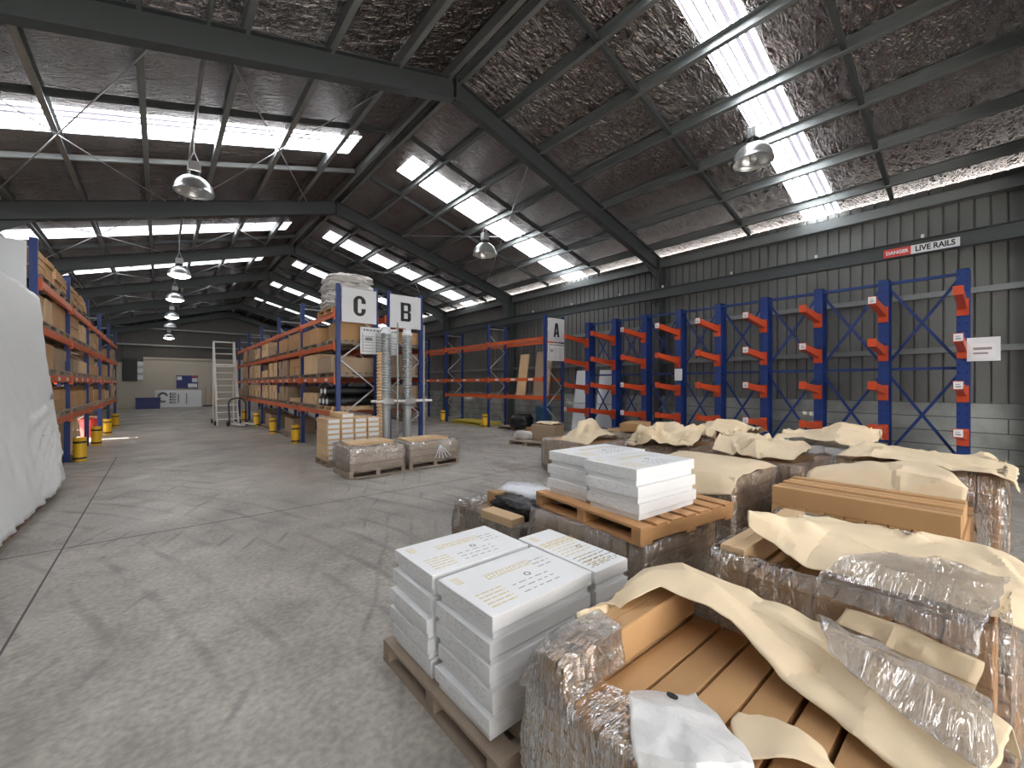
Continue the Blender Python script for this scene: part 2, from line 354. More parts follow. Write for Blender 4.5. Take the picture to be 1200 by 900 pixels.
# ------------------------------------------------------------------ building shell
XL, XRW, XR0, YB, YF = -3.06, 11.2, 4.07, 38.4, -7.0
ZR, SL = 7.35, .28
def zs(x): return ZR-SL*abs(x-XR0)
struct(MB().box(XL-.3, XRW+.3, YF-12, YB+.3, -.12, 0).build('floor', 'floor'))
j = MB().box(-.754, -.739, -6.9, 12.9, .0003, .0009)
for y in (-.4, 6.1, 12.9, 18.0, 23.2, 28.2, 33.4): j.box(-3.0, 11.1, y-.010, y+.010, .0003, .0009)
M['joint'] = mat('floor joint filler', (.09, .088, .085), .8)
struct(j.build('floor_joint', 'joint'))
# cladding: right wall in two materials, ribs are real geometry
def clad(name, axis, c, a0, a1, z0, z1f, m, sgn, holes=()):
    mb = MB(); p = a0; prof = []
    while p < a1:
        for d, h in ((0, .035), (.163, .035), (.167, 0), (.191, 0), (.194, .035)): prof.append((p+d, h))
        p += .195
    rows = [[], []]
    for a, h in prof:
        q = c+sgn*h
        if axis == 'x': rows[0].append((q, a, z0)); rows[1].append((q, a, z1f(a)))
        else: rows[0].append((a, q, z0)); rows[1].append((a, q, z1f(a)))
    mb.grid(rows)
    if holes:
        keep = []
        for f in mb.f:
            cy = sum(mb.v[i][1] for i in f)/4
            if not any(h0 < cy < h1 for h0, h1 in holes): keep.append(f)
        mb.f = keep
    return mb.build(name, m, fix=False)
struct(clad('wall_right', 'x', XRW, YF, YB, 1.31, lambda a: 5.34, 'wall', -1))
struct(MB().box(XRW-.10, XRW+.1, YF, YB, 0, 1.31).build('wall_right', 'block'))
DOOR = (16.5, 18.7)
struct(clad('wall_left', 'x', XL, YF, YB, 0, lambda a: 5.34, 'wall', 1, holes=(DOOR,)))
struct(clad('wall_left', 'x', XL, DOOR[0]-.1, DOOR[1]+.1, 2.55, lambda a: 5.34, 'wall', 1))
struct(clad('wall_back', 'y', YB, XL, XRW, 0, lambda a: zs(a), 'wallback', -1))
fw = MB(); fw.box(XL, XL+.9, YF-.1, YF, 0, 5.3).box(XRW-4.2, XRW, YF-.1, YF, 0, 5.3).box(XL, XRW, YF-.1, YF, 4.3, 5.3)
fw.add([(XL, YF, 5.3), (XRW, YF, 5.3), (XRW, YF, zs(XRW)), (XR0, YF, ZR), (XL, YF, zs(XL))], [(0, 1, 2, 3, 4)])
struct(fw.build('wall_front', 'wall', fix=False))
# roof: foil blanket between the translucent strips
STR = [(-4.1, -3.35), (2.32, 2.97), (9.3, 10.2), (15.75, 16.7), (20.6, 21.5), (25.6, 26.5), (30.6, 31.5), (35.6, 36.4)]
def slope_quad(side, y0, y1, xa, xb, dz=0):
    return [(xa, y0, zs(xa)+dz), (xb, y0, zs(xb)+dz), (xb, y1, zs(xb)+dz), (xa, y1, zs(xa)+dz)]
ceil = MB(); ys = [YF] + [v for s in STR for v in s] + [YB]
for side in (-1, 1):
    xe = XL-.1 if side < 0 else XRW+.1
    for i in range(0, len(ys), 2): ceil.add(slope_quad(side, ys[i], ys[i+1], XR0, xe), [(0, 1, 2, 3)])
    for (a, b) in STR: ceil.add(slope_quad(side, a, b, XR0, XR0+side*.62), [(0, 1, 2, 3)])
struct(ceil.build('ceiling', 'foil', fix=False))
wn = 0
for (a, b) in STR:
    for side in (-1, 1):
        wn += 1; xe = XL-.05 if side < 0 else XRW+.05; xs = XR0+side*.62; mb = MB(); rb = MB()
        k = 5; w = (b-a)/k; row0 = []; row1 = []
        for i in range(k):
            for d, h in ((0, 0), (.62*w, 0), (.7*w, .03), (.92*w, .03), (w, 0)):
                y = a+i*w+d; row0.append((xs, y, zs(xs)+h)); row1.append((xe, y, zs(xe)+h))
        mb.grid([row0, row1])
        o = struct(mb.build('window_%d' % wn, 'sky' if a < 12 else 'skydim', fix=False))
        for i in range(k):
            y = a+(i+.70)*w; wd = w*(.38 if i < 2 else .14)
            rb = MB().bar((xs, y, zs(xs)-.006), (xe, y, zs(xe)-.006), wd, .004); rb.build('sheet_rib', 'skyrib', o)
            for e in (-1, 1): MB().bar((xs, y+e*wd*.5, zs(xs)-.009), (xe, y+e*wd*.5, zs(xe)-.009), .009, .004).build('sheet_lap', 'skylap', o)
def hole_mat():
    m = mat('blue racking paint with bolt holes', (.009, .034, .17), .4); nt = m.node_tree; N = nt.nodes; L = nt.links; b = N['Principled BSDF']
    tc = N.new('ShaderNodeTexCoord'); sx = N.new('ShaderNodeSeparateXYZ'); L.new(tc.outputs['Object'], sx.inputs[0])
    def op(o, a, c=None):
        x = N.new('ShaderNodeMath'); x.operation = o
        for k, v in enumerate((a, c)):
            if v is None: continue
            if isinstance(v, (int, float)): x.inputs[k].default_value = v
            else: L.new(v, x.inputs[k])
        return x.outputs[0]
    zz = op('SUBTRACT', op('MODULO', sx.outputs['Z'], .136), .068); yy = op('SUBTRACT', op('ABSOLUTE', sx.outputs['Y']), .045)
    d = op('SQRT', op('ADD', op('MULTIPLY', zz, zz), op('MULTIPLY', yy, yy))); k = op('LESS_THAN', d, .012)
    mx = N.new('ShaderNodeMixRGB'); mx.inputs[1].default_value = (.009, .036, .18, 1); mx.inputs[2].default_value = (.004, .006, .012, 1); L.new(k, mx.inputs[0]); L.new(mx.outputs[0], b.inputs['Base Color'])
    return m
M['bluehole'] = hole_mat()
# portal frames: I section rafters and columns
PY = [-.4, 6.45, 13.05, 18.1, 23.2, 28.2, 33.4, 38.1]
def ibeam(mb, p, q, w, h, up):
    p = Vector(p); q = Vector(q); d = (q-p).normalized(); u = Vector(up); u = (u-d*u.dot(d)).normalized()
    mb.bar(p, q, .012, h-.03, up); 
    for s in (-1, 1): mb.bar(p+u*s*(h/2-.008), q+u*s*(h/2-.008), w, .016, up)
for y in PY:
    mb = MB()
    for s in (-1, 1):
        xe = XL+.28 if s < 0 else XRW-.28
        off = -.2-.19
        ibeam(mb, (XR0, y, zs(XR0)+off), (xe, y, zs(xe)+off), .17, .38, (0, 0, 1))
        ibeam(mb, (xe+s*.04, y, 0), (xe+s*.04, y, zs(xe)-.22), .17, .32, (1, 0, 0))
        mb.add([(xe, y-.006, zs(xe)-.56), (xe-s*.9, y-.006, zs(xe-s*.9)-.57), (xe, y-.006, zs(xe)-.95), (xe, y+.006, zs(xe)-.56), (xe-s*.9, y+.006, zs(xe-s*.9)-.57), (xe, y+.006, zs(xe)-.95)], [(0,1,2),(5,4,3),(0,2,5,3),(1,0,3,4),(2,1,4,5)])
    mb.box(XR0-.012, XR0+.012, y-.09, y+.09, zs(XR0)-.62, zs(XR0)-.2)
    struct(mb.build('portal_frame', 'steel', fix=False))
# purlins (C sections), bridging, eave beams
for s in (-1, 1):
    for d in (.16, 1.1, 2.17, 3.24, 4.31, 5.38, 6.43):
        x = XR0+s*d; z = zs(x); mb = MB()
        mb.box(x-.004, x+.004, YF, YB, z-.2, z-.012)
        for zz in (z-.2, z-.018): mb.box(min(x, x-s*.075), max(x, x-s*.075), YF, YB, zz, zz+.005)
        mb.box(x-s*.075-.002, x-s*.075+.002, YF, YB, z-.2, z-.178)
        struct(mb.build('purlin', 'purlin', fix=False))
for s, ys2 in ((1, (-2.2, 1.45, 4.05, 8.6, 10.95, 14.8, 17.2, 19.9, 22.3)), (-1, (-2.2, 1.5, 4.2, 8.7, 10.95, 14.6, 17.2, 19.9, 22.3))):
    for y in ys2:
        xe = XRW-.2 if s > 0 else XL+.2; xs = XR0+s*.2
        mb = MB(); mb.bar((xs, y, zs(xs)-.1), (xe, y, zs(xe)-.1), .012, .09); mb.bar((xs, y+.03, zs(xs)-.145), (xe, y+.03, zs(xe)-.145), .06, .006)
        struct(mb.build('purlin_bridging', 'purlin' if (s < 0 and abs(y-10.95) < .1) else 'steel', fix=False))
for x0, x1 in ((XRW-.22, XRW-.06), (XL+.06, XL+.22)):
    mb = MB(); mb.box(x0, x1, YF, YB, 4.96, 4.972).box(x0, x1, YF, YB, 5.16, 5.172)
    xw = x0 if x0 > 0 else x1-.008
    mb.box(xw, xw+.008, YF, YB, 4.96, 5.17); struct(mb.build('eave_beam', 'purlin'))
# wall girts
for z in (2.28, 3.32):
    mb = MB(); mb.box(XRW-.15, XRW-.06, YF, YB, z-.05, z+.05); struct(mb.build('wall_girt', 'purlin'))
    mb = MB(); mb.box(XL+.06, XL+.15, YF, DOOR[0]-.1, z-.05, z+.05); mb.box(XL+.06, XL+.15, DOOR[1]+.1 if z < 2.6 else DOOR[0]-.1, YB, z-.05, z+.05); struct(mb.build('wall_girt', 'purlin'))
for z in (4.35, 5.5): struct(MB().box(XL+.3, XRW-.3, YB-.2, YB-.08, z-.05, z+.05).build('wall_girt', 'purlin'))
# sag-rod cross bracing below the roof
def rod(p, q, r=.011):
    a = (p[0], p[1], zs(p[0])-.24); b = (q[0], q[1], zs(q[0])-.24)
    struct(MB().tube(a, b, r, 6).build('brace_rod', 'rod'))
for (y0, y1) in ((6.6, 12.9), (13.2, 18.0), (18.3, 23.0), (23.4, 28.0), (28.4, 33.2)):
    for (xa, xb) in ((-2.6, .1), (.6, 3.2)): rod((xa, y1), (xb, y0)); rod((xa, y0), (xb, y1))
    rod((6.1, y0), (9.6, y1)); rod((9.6, y0), (6.1, y1))
# crane runway beam on the right with conductor brackets
cr_ = empty('crane_runway_beam', (10.62, 0, 4.02)); tag(cr_, 'long grey steel runway beam running along the ribbed right wall', 'beam')
b = MB(); b.box(-.008, .008, YF, YB-.1, .012, .258).box(-.08, .08, YF, YB-.1, 0, .014).box(-.08, .08, YF, YB-.1, .256, .27); b.build('beam_section', 'steel', cr_, fix=True)
for y in PY[:-1]: MB().box(.08, .30, y-.06, y+.06, -.08, 0).add([(.08, y-.006, -.08), (.3, y-.006, -.08), (.3, y-.006, -.35), (.08, y+.006, -.08), (.3, y+.006, -.08), (.3, y+.006, -.35)], [(0,1,2),(5,4,3),(0,2,5,3),(1,0,3,4),(2,1,4,5)]).build('bracket', 'steel', cr_)
for y in (-.2, 1.0, 2.6, 4.3, 6.1, 7.5, 9.4, 11.3): MB().box(-.11, -.07, y-.02, y+.02, .27, .33).build('insulator', 'tubewhite', cr_)

# ------------------------------------------------------------------ back wall furniture
def front_text_rot(): return (PI/2, 0, 0)
o = MB().box(-.87, 6.8, YB-.24, YB-.14, 0, 3.36).box(-.87, 6.8, YB-.30, YB-.14, 3.36, 3.50).build('wall_back', 'cream'); struct(o)
for x in (.45, .75, 2.9, 4.4): MB().box(x, x+.04, YB-.26, YB-.24, 0.05, 3.3).build('joint_cover', 'cream', o)
o = MB().box(XL+.1, -.87, YB-.24, YB-.14, 0, 3.1).build('wall_back', 'cream'); struct(o)
t = empty('roller_shutter', (-1.55, YB-.26, 1.85)); tag(t, 'dark closed shutter set high in the far cream wall', 'shutter')
MB().box(-.38, .38, -.04, .0, 0, 1.5).build('shutter_panel', 'black', t); MB().box(-.42, .42, -.06, 0, 1.5, 1.58).build('shutter_hood', 'steel', t)
t = empty('notice_sheet', (-1.0, YB-.25, 1.5)); tag(t, 'column of small notices on the far wall beside the dark shutter', 'notice')
for k in range(4): MB().box(-.18, .12, -.02, 0, k*.46, k*.46+.30).build('paper', 'white' if k else 'cream', t)
t = empty('notice_board', (1.5, YB-.27, 1.34)); tag(t, 'blue pinboard with white papers on the far cream wall', 'notice board')
MB().box(-.6, .62, -.03, .02, 0, .92).build('board', 'navy', t)
MB().box(.28, .60, -.04, -.03, .45, .74).build('paper', 'white', t); MB().box(.05, .58, -.04, -.03, .06, .34).build('paper', 'white', t); MB().box(-.56, -.3, -.04, -.03, .6, .84).build('paper', 'white', t); MB().box(.28, .6, -.04, -.03, .8, .88).build('paper', 'red', t)
t = empty('display_panel', (1.02, YB-.6, 0)); tag(t, 'long white printed display board leaning on the far wall', 'panel')
MB().box(-1.28, 1.3, -.04, .04, .02, 1.22).build('board', 'white', t)
mk = MB()
for k in range(18):
    a = .5+k*.27
    mk.box(-.86+.24*math.cos(a)-.06, -.86+.24*math.cos(a)+.06, -.048, -.04, .72+.3*math.sin(a)-.06, .72+.3*math.sin(a)+.06)
mk.build('round_emblem', 'greyink', t)
mk = MB()
for z in (.3, .5, .7, .9): mk.box(-.5, -.14, -.048, -.04, z, z+.05).box(-.5, -.14, -.048, -.04, z+.1, z+.13).box(-.5, -.44, -.048, -.04, z, z+.13)
mk.build('printed_word', 'ink', t)
MB().box(.40, .47, -.048, -.04, .22, 1.0).build('printed_line', 'greyink', t); MB().box(-.06, .02, -.048, -.04, .3, .95).build('printed_line', 'greyink', t)
t = empty('crate', (-.58, YB-1.3, 0)); tag(t, 'low navy blue box on the floor in front of the white display board', 'box')
MB().box(-.64, .60, -.4, .4, 0, .70).build('body', 'navy', t, bevel=.01); MB().box(-.66, .62, -.42, .42, .66, .74).build('lid', 'navy', t, bevel=.01)
for x, l in ((2.55, 'broom leaning on the far wall right beside the white board'), (2.85, 'broom leaning on the far wall, further right of the white board')):
    t = empty('broom', (x, YB-.5, 0)); tag(t, l, 'broom'); MB().tube((0, 0, .05), (.05, .22, 1.5), .018, 8).build('handle', 'timber', t); MB().box(-.16, .16, -.05, .05, 0, .1).build('head', 'black', t)

# ------------------------------------------------------------------ high-bay lamps
def lamp(loc, label, lit, top):
    t = empty('pendant_lamp', loc); tag(t, label, 'lamp', 'high-bay lamps hung from the roof')
    r = .29
    prof = [(r*1.03, 0), (r*1.03, .012)]+[(r*math.cos(a*PI/180), .015+.285*math.sin(a*PI/180)) for a in (0, 10, 20, 30, 40, 50, 60, 70, 76)]
    inner = [(a*.97, z-.006) for a, z in prof[::-1]]
    MB().lathe(prof+inner, 28, cap=False).build('reflector', 'alu', t, smooth=True)
    MB().lathe([(.07, .29), (.085, .30), (.085, .36), (.06, .37)], 14).build('collar', 'black', t, smooth=False)
    MB().box(-.085, .085, -.06, .06, .37, .54).box(-.10, .10, -.012, .012, .38, .52).build('gear_box', 'alu', t, bevel=.01)
    h = MB()
    for s in (-1, 1): h.tube((s*.07, 0, .54), (0, 0, .72), .008, 6)
    h.tube((0, 0, .71), (0, 0, top), .007, 6); h.build('hanger', 'rod', t)
    if lit: MB().lathe([(.0, -.085), (.10, -.078), (.19, -.055), (.25, -.022), (.275, .004), (.27, .01), (.0, .012)], 24, cap=False).build('lens', 'glow', t)
    else:
        MB().lathe([(.0, .02), (.05, .03), (.06, .10), (.045, .18), (.03, .28)], 14, cap=False).build('bulb', 'white', t, smooth=True)
def lt(x): return zs(x)-.21
struct(MB().tube((.46, YF, zs(.46)-.19), (.46, YB, zs(.46)-.19), .028, 8).build('lamp_conduit', 'purlin'))
lx = .46
for (x, y, z, l, lit) in ((lx, 9.2, 5.0, 'unlit silver bell lamp hanging nearest in the left-hand row', 0),
    (lx, 16.5, 5.0, 'lit bell lamp, second from the front of the left-hand row', 1), (lx, 21.4, 5.0, 'lit bell lamp, third from the front of the left-hand row', 1),
    (lx, 27.1, 5.0, 'lit bell lamp, fourth from the front of the left-hand row', 1), (lx, 31.8, 4.98, 'unlit bell lamp just above the farthest lit one in the left-hand row', 0),
    (lx, 36.0, 4.7, 'lit bell lamp farthest back in the left-hand row', 1),
    (7.28, 2.64, 5.21, 'large silver bell lamp hanging under the bright roof strip on the right', 0), (6.21, 8.43, 4.876, 'small silver bell lamp hanging above letter sign A aisle, mid picture', 0)):
    lamp((x, y, z), l, lit, lt(x)-z)

# ------------------------------------------------------------------ pallet racking
BAY, RY0, NB = 3.07, 9.75, 5
LV = (1.02, 1.80, 2.56, 3.28)           # beam top heights
BH = .11
def rack(name, label, xf, xb, levels, ztop, side, sticker_lv=1, nb=NB, skip=()):
    """uprights at every bay line, paired beams; side = +1 when the face at xf looks toward -X"""
    t = empty(name, (xf, RY0, 0)); tag(t, label, 'rack')
    d = xb-xf
    for k in range(nb+1):
        y = k*BAY; mb = MB()
        for x in (0, d):
            mb.box(x-.045, x+.045, y-.035, y+.035, .01, ztop); mb.box(x-.07, x+.07, y-.06, y+.06, 0, .01)
        u = mb.build('upright_frame', 'blue', t)
        br = MB(); z = .25; s = 0
        a0, a1 = (.05, d-.05) if d > 0 else (-.05, d+.05)
        while z < ztop-.7:
            p, q = (a0, a1) if s else (a1, a0); br.bar((p, y, z), (q, y, z+.62), .028, .028); z += .66; s = 1-s
        br.bar((a0, y, .2), (a1, y, .2), .028, .028); br.bar((a0, y, ztop-.15), (a1, y, ztop-.15), .028, .028)
        br.build('frame_brace', 'rackbrace', u)
    for li, z in enumerate(levels):
        for k in range(nb):
            if (li, k) in skip: continue
            for x in (0, d):
                sg = -1 if (x == 0) == (d > 0) else 1
                xo = x+sg*.055
                b = MB().box(xo-.025, xo+.025, k*BAY+.04, (k+1)*BAY-.04, z-BH, z).box(xo-.03, xo+.03, k*BAY+.036, k*BAY+.075, z-BH-.05, z+.04).box(xo-.03, xo+.03, (k+1)*BAY-.075, (k+1)*BAY-.036, z-BH-.05, z+.04).build('beam', 'orange', t)
                if x == 0 and li == sticker_lv:
                    for f in (.2, .5, .8):
                        yy = (k+f)*BAY; st = MB().box(xo+sg*.025, xo+sg*.028, yy-.11, yy+.11, z-.085, z-.02).build('label_sticker', 'white', b)
                if x == 0 and li == len(levels)-1: pass
    return t
M['rackbrace'] = mat('galvanised brace', (.42, .43, .45), .45, .5)
rackC = rack('pallet_rack', 'blue and orange pallet racking of aisle C, left side of the central island', 3.08, 3.95, LV, 3.92, 1)
rackB = rack('pallet_rack', 'blue and orange pallet racking of aisle B, right side of the central island', 5.13, 4.28, LV, 3.92, 1)
rackA = rack('pallet_rack', 'nearly empty orange and blue racking by the right wall, under sign A', 9.62, 10.45, (1.24, 1.86, 3.20), 3.92, 1, skip=[(0, k) for k in range(2, 5)])
rackD = rack('pallet_rack', 'blue and orange racking along the left wall behind the white wrapped goods', -1.5, -2.4, LV, 3.92, -1)

# column guards
g = empty('column_guard', (0, 0, 0))
gb = MB().lathe([(.10, 0), (.105, .01), (.105, .45), (.095, .46)], 20).build('guard_body', 'yellow', g, smooth=False)
MB().lathe([(.106, .05), (.109, .055), (.109, .085), (.106, .09)], 20).build('black_band', 'black', gb); MB().lathe([(.106, .39), (.109, .395), (.109, .425), (.106, .43)], 20).build('black_band', 'black', gb)
MB().lathe([(.05, .46), (.098, .46), (.103, .47), (.103, .505), (.05, .505)], 20).build('cap', 'yellow', gb)
first = True; ORD = ['first', 'second', 'third', 'fourth', 'fifth']
for (x, rk, sx, ks) in ((3.08, 'C', -.19, (1, 2, 3, 4)), (-1.5, 'left-wall', .19, (1, 2, 3, 4)), (9.62, 'A', -.19, (1, 2, 3))):
    for i, k in enumerate(ks):
        loc = (x+sx, RY0+k*BAY-.02, 0)
        c = g if first else copy_tree(g)
        c.location = loc; first = False
        tag(c, 'yellow black-banded guard at the foot of the %s %s rack post from the front' % (ORD[i], rk) if rk != 'A' else 'yellow black-banded guard by rack A, %s one beyond its signed end' % ORD[i], 'post guard', 'yellow rack post guards')

# letter signs at the rack ends
def letter_sign(x0, x1, z0, z1, ch, label, y=RY0-.08):
    t = empty('letter_sign', ((x0+x1)/2, y, z0)); tag(t, label, 'sign', 'letter signs at the rack ends'); w = (x1-x0)/2; h = z1-z0
    MB().box(-w, w, -.012, .012, 0, h).build('panel', 'white', t, bevel=.003)
    if ch == 'C':
        # condensed heavy C as a mesh: outer and inner rounded slots
        ow, oh, iw, ih, n = .14, .235, .042, .165, 14; pts = []; cx = .0
        def arc(w_, h_, a0, a1):
            r = w_; return [(cx+r*math.cos(a0+(a1-a0)*k/n), (h_-r)*(1 if math.sin(a0+(a1-a0)*(k+.01)/(n+.02)) > 0 else -1)+r*math.sin(a0+(a1-a0)*k/n)) for k in range(n+1)]
        outer = [(ow, .06)]+arc(ow, oh, 0, PI)+arc(ow, oh, PI, 2*PI)+[(ow, -.06)]
        inner = [(iw, .06)]+arc(iw, ih, 0, PI)+arc(iw, ih, PI, 2*PI)+[(iw, -.06)]
        mb = MB(); N_ = len(outer)
        vs = [(p[0], -.018, h*.50+p[1]) for p in outer]+[(p[0], -.018, h*.50+p[1]) for p in inner]
        vs += [(p[0], -.012, p[2]) for p in vs]
        fs = []
        for i in range(N_-1): fs += [(i, i+1, N_+i+1, N_+i), (i, i+1, 2*N_+i+1, 2*N_+i), (N_+i, N_+i+1, 3*N_+i+1, 3*N_+i)]
        fs += [(0, N_, 3*N_, 2*N_), (N_-1, 2*N_-1, 4*N_-1, 3*N_-1)]
        mb.add(vs, fs); mb.build('letter', 'ink', t)
    else:
        mb = MB(); H = .46; W2 = .135; b_ = .085; q = h*.5-H/2
        def sl(x0, z0, x1, z1, x2, z2, x3, z3): mb.add([(x0, -.018, q+z0), (x1, -.018, q+z1), (x2, -.018, q+z2), (x3, -.018, q+z3), (x0, -.011, q+z0), (x1, -.011, q+z1), (x2, -.011, q+z2), (x3, -.011, q+z3)], [(0,1,2,3),(7,6,5,4),(0,4,5,1),(1,5,6,2),(2,6,7,3),(3,7,4,0)])
        def bx(x0, x1, z0, z1): sl(x0, z0, x1, z0, x1, z1, x0, z1)
        if ch == 'A':
            sl(-W2, 0, -W2+.085, 0, .02, H, -.06, H); sl(W2, 0, W2-.085, 0, -.02, H, .06, H); bx(-.075, .075, .09, .16); bx(-.06, .06, H-.10, H)
        else:
            bx(-W2, -W2+b_, 0, H); bx(-W2+b_, W2-.04, H-.065, H); bx(-W2+b_, W2-.04, 0, .065)
            if ch == 'B': bx(-W2+b_, W2-.035, H*.5-.032, H*.5+.032); bx(W2-b_, W2, .04, H*.5-.03); bx(W2-b_, W2, H*.5+.03, H-.04); sl(W2-.04, 0, W2, .04, W2-b_, .07, W2-b_, 0); sl(W2-.04, H, W2, H-.04, W2-b_, H-.07, W2-b_, H); sl(W2-b_, H*.5-.032, W2, H*.5-.03, W2-.03, H*.5, W2, H*.5+.03)
            else: bx(W2-b_, W2, .04, H-.04); sl(W2-.04, 0, W2, .04, W2-b_, .07, W2-b_, 0); sl(W2-.04, H, W2, H-.04, W2-b_, H-.07, W2-b_, H)
        mb.build('letter', 'ink', t, fix=False)
    return t
letter_sign(3.13, 3.93, 3.06, 3.84, 'C', 'white sign lettered C at the front end of the central racks')
letter_sign(4.27, 5.09, 3.03, 3.84, 'B', 'white sign lettered B at the front end of the central racks')
letter_sign(9.68, 10.44, 3.05, 3.82, 'A', 'white sign lettered A at the near end of the right rack')
letter_sign(-2.38, -1.56, 3.02, 3.84, 'D', 'white letter sign at the left picture edge above the white wrapped goods')
def load_chart(x0, x1, z0, z1, label, y):
    t = empty('load_chart', ((x0+x1)/2, y, z0)); tag(t, label, 'notice'); w = (x1-x0)/2; h = z1-z0
    MB().box(-w, w, -.01, .01, 0, h).build('panel', 'white', t)
    mb = MB(); rnd = random.Random(3)
    x = -w*.85
    while x < w*.8:
        l = rnd.uniform(.04, .08); mb.box(x, x+l, -.014, -.01, h*.86, h*.93); x += l+.02
    for (gx0, gx1) in ((-.9, -.3), (-.2, .3), (.4, .9)):
        for k in range(6):
            z = h*(.1+.11*k); mb.box(w*gx0, w*gx1*(1 if k % 2 else .8) if gx1 > 0 else w*gx1, -.014, -.01, z, z+.012)
        mb.box(w*gx0, w*gx0+.012, -.014, -.01, h*.06, h*.78)
    mb.box(-w*.75, -w*.4, -.014, -.01, h*.5, h*.62); mb.build('printed_text', 'greyink', t)
load_chart(3.55, 4.48, 2.35, 2.98, 'white load chart hung below signs C and B, behind the ribbed ducts', RY0-.075)
load_chart(9.68, 10.44, 2.42, 3.0, 'white load chart hung directly below sign A', RY0-.075)

# ------------------------------------------------------------------ cantilever rack
ct = empty('cantilever_rack', (10.3, 0, 0)); tag(ct, 'tall blue cantilever rack with orange arms along the right wall', 'rack')
CY = [.486+.993*k for k in range(9)]; HC = 3.56
AZ = (.80, 1.52, 2.24, 2.95)
rnd = random.Random(5)
for i, y in enumerate(CY):
    mb = MB(); mb.box(-.15, -.135, y-.075, y+.075, 0, HC).box(.135, .15, y-.075, y+.075, 0, HC).box(-.135, .135, y-.012, y+.012, 0, HC).box(-.15, .15, y-.075, y+.075, HC-.01, HC)
    mb.box(-1.05, -.15, y-.06, y+.06, .0, .14)
    mb.v = [(p[0], p[1]-y, p[2]) for p in mb.v]
    col = mb.build('column', 'bluehole', ct, loc=(0, y, 0))
    for j, z in enumerate(AZ):
        a = MB(); x0, x1 = -.15, -1.13; h0, h1 = .075, .052
        zz0, zz1 = z, z+.10; w = .048
        a.add([(x0, y-w, zz0-h0), (x0, y+w, zz0-h0), (x0, y+w, zz0+h0), (x0, y-w, zz0+h0), (x1, y-w, zz1-h1), (x1, y+w, zz1-h1), (x1, y+w, zz1+h1), (x1, y-w, zz1+h1)], [(0,1,2,3),(7,6,5,4),(0,4,5,1),(1,5,6,2),(2,6,7,3),(3,7,4,0)])
        a.box(-.19, -.15, y-.07, y+.07, z-.17, z+.11); a.box(x1-.012, x1, y-.058, y+.058, zz1-.06, zz1+.075)
        am = a.build('arm', 'arm', ct)
        if (i, j) in ((1, 3), (0, 0), (0, 2), (0, 1), (3, 0), (3, 1), (3, 2), (3, 3), (5, 3), (6, 0), (6, 1), (8, 0)) or rnd.random() < .12:
            st = MB().box(x1-.016, x1-.012, y-.05, y+.05, zz1-.045, zz1+.065).build('end_label', 'white', am)
            MB().box(x1-.018, x1-.016, y-.03, y+.03, zz1-.02, zz1+.0).box(x1-.018, x1-.016, y-.02, y+.03, zz1+.02, zz1+.03).build('printed_number', 'greyink', am)
for i in range(8):
    y0, y1 = CY[i]+.03, CY[i+1]-.03
    for (za, zb) in ((.35, 1.85), (2.0, 3.45)):
        MB().bar((.02, y0, za), (.02, y1, zb), .045, .008, (1, 0, 0)).build('cross_brace', 'blue', ct)
        MB().bar((-.02, y1, za), (-.02, y0, zb), .045, .008, (1, 0, 0)).build('cross_brace', 'blue', ct)
    for z in (.3, 1.92, 3.5): MB().box(-.025, .025, y0, y1, z-.025, z+.025).build('tie_bar', 'blue', ct)
t = empty('notice_sheet', (10.11, .27, 2.02)); tag(t, 'plastic-sleeved notice hanging beside the nearest cantilever column', 'notice')
MB().box(-.006, .006, -.19, .17, 0, .38).build('sleeve', 'clearwrap', t); MB().box(-.009, -.006, -.14, .13, .05, .28).build('paper', 'white', t); MB().box(-.011, -.009, -.10, .10, .18, .22).build('printed_text', 'greyink', t); MB().box(-.011, -.009, -.06, .10, .11, .14).build('printed_text', 'greyink', t)
t = empty('notice_sheet', (9.14, 5.25, 1.72)); tag(t, 'small white notice taped between cantilever arms mid-rack', 'notice')
MB().box(-.004, .004, -.10, .10, 0, .30).build('paper', 'white', t)
t.location = (10.13, CY[5]-.02, 1.74)
# live rails sign on the runway beam
t = empty('warning_sign', (10.60, 1.04, 4.045)); tag(t, 'long white LIVE RAILS warning sign with red end on the runway beam', 'sign')
MB().box(-.014, -.004, -.50, .12, .0, .155).build('panel', 'white', t); MB().box(-.014, -.004, .12, .50, .0, .155).build('red_panel', 'red', t)
RT = (PI/2, 0, -PI/2)
text('LIVE RAILS', .135, 'ink', t, (-.016, -.19, .078), RT, bold=.004, sx=.82)
text('DANGER', .085, 'white', t, (-.016, .31, .078), RT, bold=.003, sx=.9)

